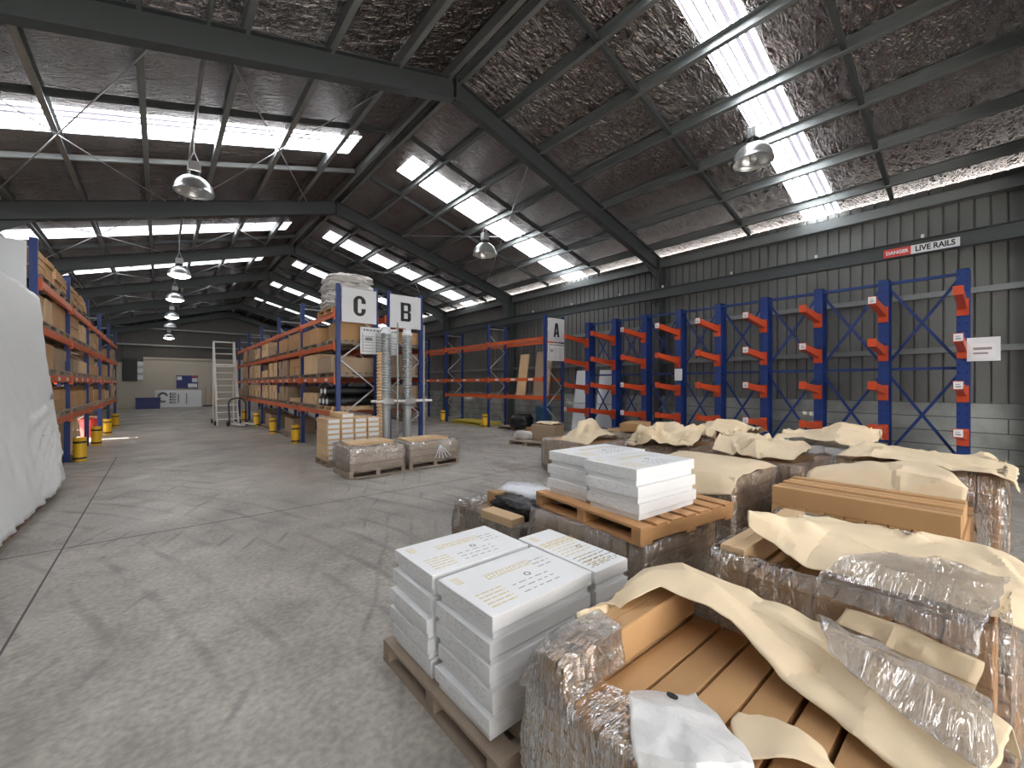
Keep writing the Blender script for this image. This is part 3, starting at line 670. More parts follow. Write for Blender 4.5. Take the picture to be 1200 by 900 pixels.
# ------------------------------------------------------------------ cartons, pallets
def pallet(loc, rz, label, w=1.15, d=1.15, h=.12, m='greytimber', group=None, gaps=True):
    """three bearers along local X, deck boards across along Y"""
    t = empty('pallet', loc, rz); tag(t, label, 'pallet', group or 'timber pallets on the floor'); n = 7; bw = .115
    for k in range(3):
        y = (-d/2+.04, 0, d/2-.04)[k]; MB().box(-w/2, w/2, y-.038, y+.038, .018, h-.02).build('bearer', m, t, bevel=.003)
    for k in range(n):
        x = -w/2+bw/2+(w-bw)*k/(n-1); MB().box(x-bw/2, x+bw/2, -d/2, d/2, h-.02, h).build('deck_board', m, t, bevel=.003)
    for k in range(3):
        x = -w/2+bw/2+(w-bw)*k/2; MB().box(x-bw/2, x+bw/2, -d/2, d/2, 0, .018).build('base_board', m, t)
    return t
_cm = {}
def carton_mesh(w, d, h, m, long_x):
    k = (round(w, 3), round(d, 3), round(h, 3), m, long_x)
    if k in _cm: return _cm[k]
    mb = MB().box(-w/2, w/2, -d/2, d/2, 0, h-.004); f = MB()
    o = mb.build('carton', m, bevel=min(.006, h*.05))
    # two top flaps meeting at a seam
    e = .003
    if long_x: f.box(-w/2+e, w/2-e, -d/2+e, -.0015, h-.004, h).box(-w/2+e, w/2-e, .0015, d/2-e, h-.004, h)
    else: f.box(-w/2+e, -.0015, -d/2+e, d/2-e, h-.004, h).box(.0015, w/2-e, -d/2+e, d/2-e, h-.004, h)
    fo = f.build('flap', m)
    _cm[k] = (o.data, fo.data); bpy.data.objects.remove(o); bpy.data.objects.remove(fo); return _cm[k]
def carton(x, y, z, w, d, h, label, m='carton', rz=0, group=None, name='carton', flaps=True, parent=None, cat='carton'):
    a, b = carton_mesh(w, d, h, m, w >= d)
    o = bpy.data.objects.new(name, a); C.objects.link(o); o.location = (x, y, z); o.rotation_euler = (0, 0, rz)
    if parent: o.parent = parent
    else: tag(o, label, cat, group or 'brown cartons of the near pile')
    if flaps: f = bpy.data.objects.new('flap', b); C.objects.link(f); f.parent = o
    return o
def oname(i, n): return {0: 'first', 1: 'second', 2: 'third', 3: 'fourth', 4: 'fifth', 5: 'sixth', 6: 'seventh', 7: 'eighth', 8: 'ninth', 9: 'tenth'}[i]

# --- white box stacks -------------------------------------------------------
def print_strokes(mb, x0, x1, y0, y1, z, rnd, ln=.03, gap=.012, th=.012, rows=1):
    dy = (y1-y0)/max(rows, 1)
    for r in range(rows):
        x = x0; y = y0+dy*r
        while x < x1:
            l = rnd.uniform(.4, 1)*ln; mb.box(x, min(x+l, x1), y, y+th, z, z+.0006); x += l+gap
def white_box(x, y, z, w, d, h, label, rz=0, top=False, group=None, seed=0, rot=False):
    t = empty('white_box', (x, y, z), rz); tag(t, label, 'box', group or 'white flat boxes on pallets'); rnd = random.Random(seed)
    hb = h*.36
    MB().box(-w/2+.016, w/2-.016, -d/2+.016, d/2-.016, 0, hb).build('tray', 'whitebox', t, bevel=.002)
    ld = MB().box(-w/2, w/2, -d/2, d/2, hb-.002, h-.001).build('lid', 'whitebox', t, bevel=.004)
    # small print on the short end (faces -X) and near side
    p = MB()
    for r in range(4):
        yy = -d/2+.05
        while yy < d/2-.05:
            l = rnd.uniform(.008, .03); zz = hb+.012+r*.014
            if rnd.random() < .5: p.box(-w/2-.0006, -w/2, yy, yy+l, zz, zz+.005)
            yy += l+.008
    p.build('printed_text', 'paleink', ld)
    if top:
        gl = MB(); z1 = h-.001
        # gold brand word outline of short strokes
        cx, cy = .02, d*.18
        nlet = 13
        for k in range(nlet):
            a = cx-.15+k*.023; q = rnd.uniform(-.003, .003)
            gl.box(a, a+.004, cy-.016+q, cy+.016+q, z1, z1+.0006)
            if rnd.random() < .6: gl.box(a, a+.015, cy+.013+q, cy+.017+q, z1, z1+.0006)
            if rnd.random() < .6: gl.box(a, a+.015, cy-.017+q, cy-.013+q, z1, z1+.0006)
        gl.box(cx-.16, cx+.155, cy-.026, cy-.023, z1, z1+.0006).box(cx-.16, cx+.155, cy+.023, cy+.026, z1, z1+.0006)
        print_strokes(gl, -w/2+.05, -w/2+.20, -d/2+.06, -d/2+.22, z1, rnd, .05, .008, .007, 5)
        for k in range(5): gl.box(-w/2+.04, -w/2+.085, d/2-.12+k*.016, d/2-.115+k*.016, z1, z1+.0006)
        if w < .4: print_strokes(gl, -w/2+.03, w/2-.03, -d/2+.24, d/2-.14, z1, rnd, .05, .012, .006, 7)
        gl.build('gold_lettering', 'gold', ld)
        gr = MB()
        if w < .4: print_strokes(gr, -w/2+.03, w/2-.03, -d/2+.05, -d/2+.22, z1, rnd, .04, .014, .005, 5)
        print_strokes(gr, -.08, .16, -d/2+.07, -d/2+.20, z1, rnd, .05, .02, .005, 3); print_strokes(gr, .16, w/2-.06, 0, .12, z1, rnd, .05, .015, .005, 3)
        for k in range(12):
            a = k*PI/6; gr.box(.06+.016*math.cos(a)-.004, .06+.016*math.cos(a)+.004, -.02+.016*math.sin(a)-.004, -.02+.016*math.sin(a)+.004, z1, z1+.0006)
        gr.build('grey_lettering', 'greyink', ld)
    return t
hs = .108; z0 = .12
pallet((1.56, 1.87, 0), .01, 'worn grey timber pallet under the five-high white boxes', 1.06, 1.10)
NM = ['bottom', 'second-lowest', 'middle', 'second-highest', 'top']
r5 = random.Random(11)
for k in range(5):
    j = lambda s=.012: r5.uniform(-s, s)
    top = k == 4
    white_box(1.41+(0 if top else j(.02)-.012), 1.63+(0 if top else .012)+j(.012), z0+k*hs, .665, .455, hs, '%s white flat box in the near right column of the foreground stack' % NM[k], j(.01), top, seed=k)
    white_box(1.395+j(.02), 2.135+j(.010), z0+k*hs, .665, .455, hs, '%s white flat box in the left column of the foreground stack' % NM[k], j(.01), top, seed=10+k)
    white_box(1.90+j(.005), 1.715+j(.008), z0+k*hs, .28, .63, hs, '%s white flat box in the rear right column of the foreground stack' % NM[k], j(.01), top, seed=20+k)
# small rotated stack on the brown pallet that rides on a wrapped load
pallet((2.945, 2.0, .61), -.12, 'clean brown timber pallet lifted on a wrapped load, carrying white boxes', 1.08, 1.12, .12, 'timber')
for k in range(3):
    j = lambda s=.01: r5.uniform(-s, s)
    white_box(2.80+j(.014), 1.80+j(.014), .73+k*.117, .70, .47, .117, '%s white box of the near column on the brown timber pallet' % ['bottom', 'middle', 'top'][k], -.07+j(), k == 2, seed=40+k)
    white_box(2.90+j(.014), 2.30+j(.014), .73+k*.117, .72, .45, .117, '%s white box of the far column on the brown timber pallet' % ['bottom', 'middle', 'top'][k], -.05+j(), k == 2, seed=50+k)

# --- generic wrapped load of long cartons ------------------------------------
def carton_rows(x0, x1, y0, y1, z0, nz, ny, h, desc, m='carton', group=None, axis='x', nx=1):
    """cartons lying side by side in layers, each one an object"""
    dy = (y1-y0)/ny; dx = (x1-x0)/nx; rr = random.Random(int(x0*100+y0*10))
    for k in range(nz):
        for i in range(ny):
            for q in range(nx):
                w, d = dx-.004, dy-rr.uniform(.004, .012)
                carton(x0+dx*(q+.5), y0+dy*(i+.5), z0+k*h, w, d, h, desc(k, i, q), m, rr.uniform(-.004, .004), group)
LAY = lambda k, n: 'top' if k == n-1 else ('bottom' if k == 0 else 'middle')

# L1: nearest load, opened, film and kraft paper pulled back
pallet((1.57, .62, 0), 0, 'timber pallet under the nearest opened load at the lower right', 1.02, 1.14)
dyc = .1325
for k in range(3):
    for i in range(9):
        y = 1.1445-dyc*(i+.5)
        if y < .02: continue
        carton(1.575, y, .12+k*.1265, .955, dyc-(.026 if i in (5,) else .011), .1265,
               'long brown carton, %s from the raised one, %s layer of the nearest opened load' % (oname(i, 9), LAY(k, 3)), 'carton', group=None, flaps=False)
carton(1.575, 1.08, .4995, .96, .126, .15, 'raised brown carton standing along the far edge of the nearest opened load', 'carton')
w1 = wrap('plastic_wrap', 'film', 1.055, 2.095, .03, 1.185, .03, .555, (.23, .05, .05, .03), .013, 44, 1, parent=None, sag=.03, nz=9)
tag(w1, 'crinkled clear stretch film around the nearest opened load at the lower right', 'plastic wrap')
sheet([[(1.42, .99, .53), (1.25, .97, .56), (1.09, .95, .57), (1.05, .93, .5)], [(1.42, 1.005, .60), (1.25, 1.0, .63), (1.08, .99, .64), (1.045, .97, .52)], [(1.44, 1.012, .664), (1.25, 1.012, .668), (1.07, 1.03, .66), (1.04, 1.03, .52)], [(1.46, 1.15, .666), (1.25, 1.16, .674), (1.07, 1.15, .65), (1.04, 1.15, .52)], [(1.46, 1.20, .60), (1.25, 1.21, .58), (1.07, 1.20, .55), (1.045, 1.19, .5)]], 'film', 'loose_film', w1, 6, .01, 6, 4)
k1 = sheet([[(1.35, 1.165, .662), (1.545, 1.11, .672), (1.756, 1.02, .725), (1.768, .87, .71), (1.80, .74, .68), (1.755, .584, .62), (1.695, .41, .56), (1.638, .23, .535), (1.58, .05, .53)],
            [(1.36, 1.185, .672), (1.58, 1.16, .705), (1.82, 1.10, .75), (1.90, .98, .77), (1.94, .80, .735), (1.93, .58, .695), (1.88, .36, .65), (1.82, .15, .61), (1.78, .03, .58)],
            [(1.37, 1.205, .63), (1.60, 1.21, .67), (1.88, 1.19, .71), (2.03, 1.07, .74), (2.09, .85, .70), (2.105, .58, .67), (2.105, .33, .64), (2.10, .10, .60), (2.07, -.01, .56)],
            [(1.37, 1.215, .58), (1.60, 1.225, .56), (1.90, 1.225, .57), (2.11, 1.10, .57), (2.13, .88, .56), (2.135, .58, .55), (2.135, .33, .53), (2.13, .08, .5), (2.10, -.02, .45)]],
           'kraft', 'kraft_sheet', None, 8, .03, 5, 1)
tag(k1, 'tan kraft paper sheet folded back along the right of the nearest opened load', 'paper sheet')
sheet([[(1.86, .42, .67), (1.78, .22, .62), (1.72, .03, .59)], [(2.0, .48, .695), (1.98, .26, .66), (1.92, .02, .61)], [(2.115, .52, .68), (2.12, .3, .655), (2.10, .04, .61)], [(2.15, .5, .5), (2.15, .3, .5), (2.14, .04, .45)]], 'filmthin', 'loose_film', w1, 7, .012, 8, 9)
p1 = sheet([[(1.33, .90, .512), (1.42, .82, .512), (1.50, .746, .512)], [(1.2, .82, .590), (1.29, .72, .575), (1.41, .60, .535)], [(1.045, .70, .595), (1.13, .56, .60), (1.30, .47, .56)], [(1.015, .64, .42), (1.01, .5, .42), (1.01, .36, .45)]], 'paper', 'paper_sheet', None, 8, .014, 9, 3)
tag(p1, 'crumpled white paper caught under the film of the nearest opened load', 'paper sheet')
mk = MB()
for k in range(14):
    a = k*2*PI/14; ex, ey = 1.385+.014*math.cos(a), .765+.014*math.sin(a); ez = .552+(1.385-ex)*.45
    mk.box(ex-.004, ex+.004, ey-.004, ey+.004, ez-.006, ez)
mk.build('printed_emblem', 'ink', p1)
f1 = sheet([[(1.517, .597, .52), (1.56, .54, .528), (1.59, .45, .525), (1.585, .38, .515)], [(1.43, .58, .54), (1.49, .50, .545), (1.53, .40, .54), (1.53, .33, .53)], [(1.32, .50, .55), (1.38, .42, .56), (1.45, .33, .55), (1.47, .27, .53)]], 'kraft', 'kraft_sheet', None, 6, .008, 7, 6)
tag(f1, 'small torn kraft paper flap at the bottom edge of the nearest opened load', 'paper sheet')

# L2: second load to the right
pallet((2.87, .52, 0), 0, 'timber pallet under the second wrapped load from the camera', 1.06, 1.06)
carton_rows(2.34, 3.38, .03, 1.02, .12, 4, 7, .134, lambda k, i, q: 'long brown carton in %s layer of the second load, %s from its right end' % (['bottom', 'second', 'third', 'top'][k], oname(i, 7)), 'carton')
carton(2.86, .955, .656, 1.03, .125, .12, 'raised brown carton peeping out at the left end of the second load', 'cartonpale')
w2 = wrap('plastic_wrap', 'film', 2.30, 3.42, -.01, 1.06, .03, .755, (.10, .06, .06, .05), .018, 44, 2, sag=.03, nz=10)
tag(w2, 'streaky clear stretch film around the second load from the camera', 'plastic wrap')
k2 = sheet([[(2.44, .91, .88), (2.44, .80, .82), (2.36, .64, .785), (2.38, .42, .775), (2.44, .2, .765), (2.5, .05, .735), (2.60, -.08, .67)],
            [(2.47, .93, .945), (2.54, .81, .905), (2.55, .63, .83), (2.57, .41, .79), (2.60, .20, .77), (2.68, .04, .76), (2.76, -.11, .70)],
            [(2.56, .90, .93), (2.68, .80, .92), (2.74, .60, .85), (2.80, .40, .79), (2.83, .2, .785), (2.9, .03, .77), (2.95, -.11, .75)],
            [(2.70, .88, .84), (2.95, .80, .84), (3.10, .58, .79), (3.2, .38, .775), (3.25, .2, .772), (3.3, .02, .768), (3.3, -.1, .74)],
            [(2.85, .90, .79), (3.2, .86, .775), (3.4, .60, .772), (3.44, .40, .772), (3.45, .2, .772), (3.45, .02, .75), (3.42, -.08, .70)]],
           'kraft', 'kraft_sheet', None, 7, .035, 4.5, 2)
tag(k2, 'large tan kraft paper sheet billowing over the second load from the camera', 'paper sheet')
sheet([[(2.28, .55, .70), (2.27, .3, .70), (2.27, .08, .66)], [(2.30, .55, .79), (2.31, .3, .785), (2.33, .05, .77)], [(2.45, .5, .83), (2.52, .28, .825), (2.56, .02, .79)], [(2.7, .40, .83), (2.8, .2, .82), (2.85, .0, .795)]], 'filmthin', 'loose_film', w2, 7, .014, 8, 12)
sheet([[(2.285, .50, .52), (2.28, .3, .50), (2.28, .1, .46)], [(2.275, .5, .60), (2.27, .3, .58), (2.265, .08, .56)], [(2.28, .45, .68), (2.28, .28, .68), (2.28, .06, .64)]], 'kraft', 'kraft_flap', k2, 6, .015, 7, 21)

# L3: load with long cartons on top and carton ends in the row below
pallet((4.38, .72, 0), 0, 'timber pallet under the load topped with long cartons, right of centre', 1.1, 1.12)
DS = 'small-ended brown carton, row %s from the left, %s layer of the long-carton load'
for k in range(4):
    for i in range(9):
        y = 1.25-.1195*(i+.5)
        o = carton(4.37, y, .12+k*.139, 1.10, .114, .139, 'brown carton end, %s from the left, %s layer under the long top cartons' % (oname(i, 9), ['bottom', 'second', 'third', 'uppermost'][k]), 'carton')
        if k > 1:
            lb = MB()
            for q in range(4): lb.box(-.5515, -.550, -.04, .04*(1 if q % 2 else .4), .025+q*.022, .033+q*.022)
            lb.build('printed_text', 'red' if (i+k) % 4 == 0 else 'greyink', o)
for q in range(5):
    carton(3.875+q*.124, .72, .676, .080, 1.06, (.146, .140, .147, .141, .146)[q], 'long brown carton on top of its load, %s of five from the front' % oname(q, 5), 'carton', rz=random.uniform(-.004, .004), flaps=False)
w3 = wrap('plastic_wrap', 'filmthin', 4.50, 4.97, .13, 1.30, .03, .70, (.02, .05, .04, .04), .014, 30, 3)
tag(w3, 'clear film bunched behind the long top cartons, right of centre', 'plastic wrap')
sheet([[(3.83, .145, .02), (3.83, .14, .25), (3.84, .14, .5), (3.85, .135, .62)], [(4.1, .125, .02), (4.1, .12, .25), (4.1, .12, .5), (4.1, .125, .66)], [(4.5, .12, .02), (4.5, .11, .3), (4.5, .11, .6), (4.5, .115, .74)], [(4.99, .12, .02), (4.99, .11, .3), (4.99, .11, .6), (4.99, .12, .72)]], 'film', 'side_film', w3, 6, .012, 9, 8)
k3 = sheet([[(4.52, 1.22, .69), (4.52, .85, .69), (4.52, .5, .69), (4.52, .22, .69)], [(4.62, 1.20, .84), (4.66, .85, .90), (4.66, .5, .93), (4.58, .2, .88)], [(4.82, 1.18, .86), (4.88, .85, .95), (4.86, .52, .985), (4.74, .3, .97)], [(4.98, 1.14, .84), (5.02, .85, .93), (5.02, .55, .96), (5.0, .33, .93)]], 'kraft', 'kraft_sheet', None, 7, .03, 4, 14)
tag(k3, 'pale kraft paper tented behind the long top cartons, right of centre', 'paper sheet')

# L4: last load of the front row by the right wall
def block(x0, x1, y0, y1, zt, nm, nx, ny, nz, m, film='film', seed=0, rims=(.12,.12,.12,.12), amp=.02, closed=False, pm='greytimber', n=26, sag=.03):
    pallet(((x0+x1)/2, (y0+y1)/2, 0), 0, 'timber pallet under the '+nm, x1-x0-.06, y1-y0-.06, .12, pm)
    h = (zt-.12)/nz; dx = (x1-x0-.04)/nx; dy = (y1-y0-.04)/ny; rr = random.Random(seed)
    t = empty('wrapped_load', ((x0+x1)/2, (y0+y1)/2, .12)); tag(t, nm, 'wrapped load', 'film-wrapped loads in the near pile')
    cx, cy = (x0+x1)/2, (y0+y1)/2
    for k in range(nz):
        for i in range(nx):
            for j2 in range(ny):
                if 0 < i < nx-1 and 0 < j2 < ny-1 and k < nz-1: continue
                carton(x0+.02+dx*(i+.5)-cx, y0+.02+dy*(j2+.5)-cy, k*h, dx-.01, dy-.01, h-.001, '', m, rr.uniform(-.01, .01), parent=t, flaps=(k == nz-1))
    W = (x1-x0)/2+.01; D = (y1-y0)/2+.01
    wrap('plastic_wrap', film, -W, W, -D, D, -.09, zt-.105, rims, amp, n, seed+3, closed=closed, sag=sag, parent=t)
    return t
block(5.12, 6.2, .02, 1.12, .91, 'last load of the front row, nearest the cantilever rack', 1, 8, 5, 'carton', 'film', 31)
k4 = sheet([[(5.08, 1.08, .95), (5.08, .7, .965), (5.08, .38, .955), (5.06, .1, .93), (5.05, -.06, .80)], [(5.35, 1.05, 1.0), (5.35, .7, 1.0), (5.4, .38, .96), (5.4, .12, .945), (5.4, -.05, .88)], [(5.85, 1.0, 1.04), (5.85, .7, 1.0), (5.85, .38, .96), (5.8, .12, .95), (5.8, -.05, .9)], [(6.22, 1.1, .95), (6.22, .7, .93), (6.22, .38, .92), (6.22, .1, .91), (6.2, -.05, .84)]], 'kraft', 'kraft_sheet', None, 7, .04, 3.5, 15)
tag(k4, 'kraft paper sheet over the last front-row load beside the cantilever rack', 'paper sheet')

# second row of loads
block(2.38, 3.46, 1.5, 2.58, .595, 'load that carries the brown timber pallet', 1, 8, 4, 'cartonmid', 'film', 41, (.4,.4,.4,.4), .02, closed=True, n=34, sag=.0)
block(3.76, 4.88, 1.52, 2.6, .82, 'load just right of the white boxes on the brown pallet', 1, 8, 5, 'cartonmid', 'film', 42)
k7 = sheet([[(3.66, 2.3, .68), (3.64, 1.9, .66), (3.66, 1.6, .70), (3.70, 1.50, .72)], [(3.74, 2.35, .85), (3.74, 1.9, .855), (3.76, 1.6, .86), (3.80, 1.49, .85)], [(4.2, 2.4, .89), (4.2, 1.9, .9), (4.2, 1.62, .89), (4.2, 1.5, .86)], [(4.7, 2.45, .87), (4.7, 1.9, .87), (4.72, 1.6, .86), (4.75, 1.5, .82)]], 'kraft', 'kraft_sheet', None, 6, .02, 4, 17)
tag(k7, 'smooth kraft paper draped beside the white boxes on the brown pallet', 'paper sheet')
block(5.08, 6.2, 1.36, 2.5, .78, 'load of small cartons behind the long-carton load', 9, 9, 3, 'carton', 'film', 43, (.2,.2,.2,.2))
k8 = sheet([[(5.3, 2.40, .84), (5.25, 2.15, .82), (5.2, 1.85, .82), (5.25, 1.5, .82)], [(5.55, 2.42, 1.0), (5.5, 2.2, .90), (5.45, 1.95, 1.02), (5.5, 1.5, .86)], [(5.75, 2.4, .92), (5.75, 2.2, 1.06), (5.75, 1.95, .94), (5.8, 1.5, .88)], [(6.05, 2.45, .86), (6.05, 2.2, .92), (6.05, 1.95, .98), (6.1, 1.55, .86)], [(6.3, 2.5, .82), (6.3, 2.2, .86), (6.3, 1.95, .84), (6.25, 1.6, .82)]], 'kraft', 'kraft_sheet', None, 7, .085, 4.6, 18)
tag(k8, 'crumpled kraft paper heaped on the load of small cartons', 'paper sheet')
block(6.45, 7.5, 1.05, 2.2, .84, 'whitish load standing behind the load of small cartons', 3, 5, 3, 'whitebox', 'filmmilky', 44)
k9 = sheet([[(6.5, 2.1, .90), (6.5, 1.75, .94), (6.5, 1.45, .90), (6.5, 1.12, .88)], [(6.9, 2.1, .98), (6.9, 1.75, .93), (6.85, 1.45, 1.06), (6.9, 1.05, .96)], [(7.3, 2.1, .93), (7.3, 1.75, 1.0), (7.3, 1.45, 1.06), (7.3, 1.1, 1.0)], [(7.55, 2.1, .88), (7.55, 1.75, .9), (7.55, 1.45, .95), (7.55, 1.1, .88)]], 'kraft', 'kraft_sheet', None, 7, .06, 4, 19)
tag(k9, 'kraft paper sheet laid on the whitish load by the rack', 'paper sheet')

# third and fourth rows
block(4.55, 5.5, 2.95, 3.95, .66, 'load hidden behind the white boxes', 1, 6, 4, 'carton', 'film', 45)
block(5.75, 6.85, 2.9, 4.0, .72, 'load under the biggest heap of crumpled kraft', 1, 8, 4, 'carton', 'film', 46)
k11 = sheet([[(5.7, 3.95, .72), (5.65, 3.6, .76), (5.65, 3.3, .78), (5.7, 2.9, .76)], [(5.95, 4.0, .78), (5.9, 3.65, .98), (5.9, 3.3, .80), (5.95, 2.95, .80)], [(6.2, 4.02, .95), (6.2, 3.65, .82), (6.15, 3.35, .95), (6.2, 2.95, .86)], [(6.5, 4.0, .84), (6.5, 3.7, 1.0), (6.45, 3.35, 1.02), (6.5, 3.0, .84)], [(6.85, 3.95, .78), (6.85, 3.7, .84), (6.85, 3.35, .85), (6.85, 3.0, .8)]], 'kraft', 'kraft_sheet', None, 7, .11, 4.2, 23)
tag(k11, 'biggest heap of crumpled kraft paper behind the white boxes', 'paper sheet')
block(7.15, 8.25, 2.7, 3.8, .72, 'load behind the biggest heap of crumpled kraft', 1, 8, 4, 'carton', 'film', 47)
k12 = sheet([[(7.1, 3.7, .78), (7.1, 3.3, .9), (7.1, 2.75, .78)], [(7.5, 3.7, .86), (7.5, 3.3, 1.02), (7.5, 2.75, .9)], [(8.0, 3.7, .8), (8.0, 3.3, .95), (8.0, 2.75, .9)], [(8.25, 3.7, .76), (8.25, 3.3, .8), (8.25, 2.75, .76)]], 'kraft', 'kraft_sheet', None, 7, .09, 3.6, 29)
tag(k12, 'kraft paper ridge on the load beside the lowest cantilever arms', 'paper sheet')
block(5.6, 6.7, 4.6, 5.75, .60, 'far left load of the pile, topped with yellowish kraft', 1, 8, 3, 'carton', 'filmmilky', 48)
k13 = sheet([[(5.55, 5.2, .34), (5.52, 5.0, .40), (5.55, 4.7, .5)], [(5.75, 5.4, .62), (5.75, 5.05, .66), (5.8, 4.7, .64)], [(6.1, 5.5, .72), (6.1, 5.15, .92), (6.1, 4.8, .70)], [(6.45, 5.5, .68), (6.45, 5.15, .86), (6.45, 4.75, .70)], [(6.7, 5.4, .64), (6.7, 5.1, .68), (6.7, 4.75, .66)]], 'kraft', 'kraft_sheet', None, 7, .09, 4.5, 31)
tag(k13, 'yellowish kraft paper slumped over the far left load of the pile', 'paper sheet')
block(7.1, 8.3, 4.5, 5.7, .66, 'load bearing one loose brown carton, far left of the pile', 1, 8, 3, 'carton', 'film', 49)
carton(7.5, 4.95, .70, .75, .42, .16, 'loose brown carton lying on a wrapped load near the right rack', 'carton', .3)

# low pile beside the white boxes
pallet((2.98, 3.33, 0), .1, 'timber pallet under the low untidy pile beyond the white boxes', 1.1, 1.1)
carton_rows(2.48, 3.46, 2.84, 3.84, .12, 2, 7, .11, lambda k, i, q: 'flat carton, %s from the right in the %s layer of the low untidy pile' % (oname(i, 7), ['lower', 'upper'][k]), 'cartondull')
w10 = wrap('plastic_wrap', 'film', 2.42, 3.5, 2.79, 3.89, .02, .38, (.12,.2,.2,.2), .03, 26, 50); tag(w10, 'loose film skirt around the low untidy pile', 'plastic wrap')
carton(2.47, 3.08, .36, .16, .44, .075, 'small pale carton lying on the near edge of the low untidy pile', 'cartonpale', .06)
carton(2.78, 3.56, .345, .13, .16, .15, 'small brown carton end beside the black plastic bundle', 'carton', .1)
t = empty('plastic_bundle', (2.74, 3.12, .345), .05); tag(t, 'crumpled black plastic bundle on the low untidy pile', 'bundle')
def blob(mb, cx, cy, cz, rx, ry, rz_, seed, amp=.2, n=22, s=3):
    for i in range(n+1):
        pass
    vs = []; fs = []; m2 = n//2
    for i in range(m2+1):
        th = PI*i/m2
        for jj in range(n):
            ph = 2*PI*jj/n; d = Vector((math.sin(th)*math.cos(ph), math.sin(th)*math.sin(ph), math.cos(th)))
            p = 4; e = 1/((abs(d.x)**p+abs(d.y)**p+abs(d.z)**p)**(1/p)); k = e*(1+amp*noise.noise(d*s+Vector((seed, 0, 0)))+amp*.6*noise.noise(d*s*2.7+Vector((0, seed, 0))))
            vs.append((cx+d.x*rx*k, cy+d.y*ry*k, max(cz+d.z*rz_*k, 0)))
    for i in range(m2):
        for jj in range(n): fs.append((i*n+jj, i*n+(jj+1) % n, (i+1)*n+(jj+1) % n, (i+1)*n+jj))
    return mb.add(vs, fs)
blob(MB(), 0, .02, .075, .14, .32, .085, 4, .28, 40, 3.2).build('black_film', 'blackfilm', t, smooth=True)
t = empty('bubble_wrap', (3.15, 3.45, .345), .1); tag(t, 'milky bubble-wrapped lump behind the black plastic bundle', 'bundle')
blob(MB(), 0, 0, .07, .22, .34, .09, 9, .18, 34, 2.5).build('film_layer', 'clearwrap', t, smooth=True)

# small far pallet near rack A
pallet((8.0, 8.4, 0), .25, 'broken grey pallet on the floor in front of rack A', 1.2, 1.1)
carton(8.15, 8.15, .12, .6, .7, .42, 'brown open carton on the broken grey pallet', 'cartondull', .3)
carton(8.25, 8.72, .12, .55, .35, .30, 'small reddish carton at the back of the broken grey pallet', 'carton', .2)
t = sheet([[(7.95, 7.8, .57), (7.92, 8.1, .60), (7.95, 8.5, .57)], [(8.2, 7.8, .60), (8.2, 8.1, .63), (8.2, 8.5, .60)], [(8.5, 7.85, .57), (8.5, 8.1, .59), (8.5, 8.45, .57)]], 'kraft', 'kraft_sheet', None, 5, .03, 5, 40); tag(t, 'kraft scrap on the open carton in front of rack A', 'paper sheet')
t = empty('wrapped_bundle', (7.72, 8.66, .12), .25); tag(t, 'low grey wrapped bundle on the broken grey pallet', 'bundle'); blob(MB(), 0, 0, .11, .12, .3, .12, 3, .12, 24).build('film_layer', 'greywrap', t, smooth=True)

# ------------------------------------------------------------------ goods around rack A and the right wall
pallet((10.05, 14.3, 0), 0, 'yellow painted pallet on the floor under rack A', .95, 2.2, .13, 'yellowpallet')
pallet((10.0, 11.4, 0), .05, 'grey pallet on the floor under the near bay of rack A', .9, 1.5)
for k in range(9): pallet((8.6, 17.2, k*.125), random.uniform(-.03, .03), 'timber pallet, %s up in the tall stack by rack A' % oname(k, 9), 1.0, 1.1, .12, 'greytimber')
pallet((8.9, 18.8, 0), 0, 'timber pallet under the dark cartons beyond the pallet stack', 1.1, 1.1)
carton(8.9, 18.8, .12, 1.0, 1.0, .8, 'dull brown carton block beyond the pallet stack', 'cartondull')
t = empty('drum', (10.15, 10.35, 0)); tag(t, 'dark blue plastic drum under the near end of rack A', 'drum')
MB().lathe([(.27, 0), (.29, .03), (.29, .28), (.30, .30), (.29, .32), (.29, .58), (.30, .60), (.29, .62), (.29, .86), (.26, .90)], 24).build('drum_body', 'barrel', t, smooth=False)
MB().lathe([(.05, .90), (.05, .93)], 10, (.12, .0, 0)).build('bung', 'black', t)
t = empty('rubbish_bag', (9.7, 11.0, .12)); tag(t, 'black rubbish bag slumped on the pallet under rack A', 'bag'); blob(MB(), 0, 0, .22, .3, .4, .26, 13, .2, 26).build('bag_body', 'blackfilm', t, smooth=True)
for i, (y, hh, m, l) in enumerate(((11.6, 2.75, 'cartonpale', 'tall narrow tan board standing in rack A'), (10.55, 2.8, 'cartondull', 'wide brown board standing in rack A'))):
    wd = .22 if i == 0 else .38
    t = empty('board', (10.5, y, 1.24)); tag(t, l, 'board'); MB().add([(-.35, -wd, 0), (-.30, -wd, 0), (-.06, -wd, hh-1.24), (-.11, -wd, hh-1.24), (-.35, wd, 0), (-.30, wd, 0), (-.06, wd, hh-1.24), (-.11, wd, hh-1.24)], [(0,1,2,3),(7,6,5,4),(0,4,5,1),(1,5,6,2),(2,6,7,3),(3,7,4,0)]).build('board_face', m, t)
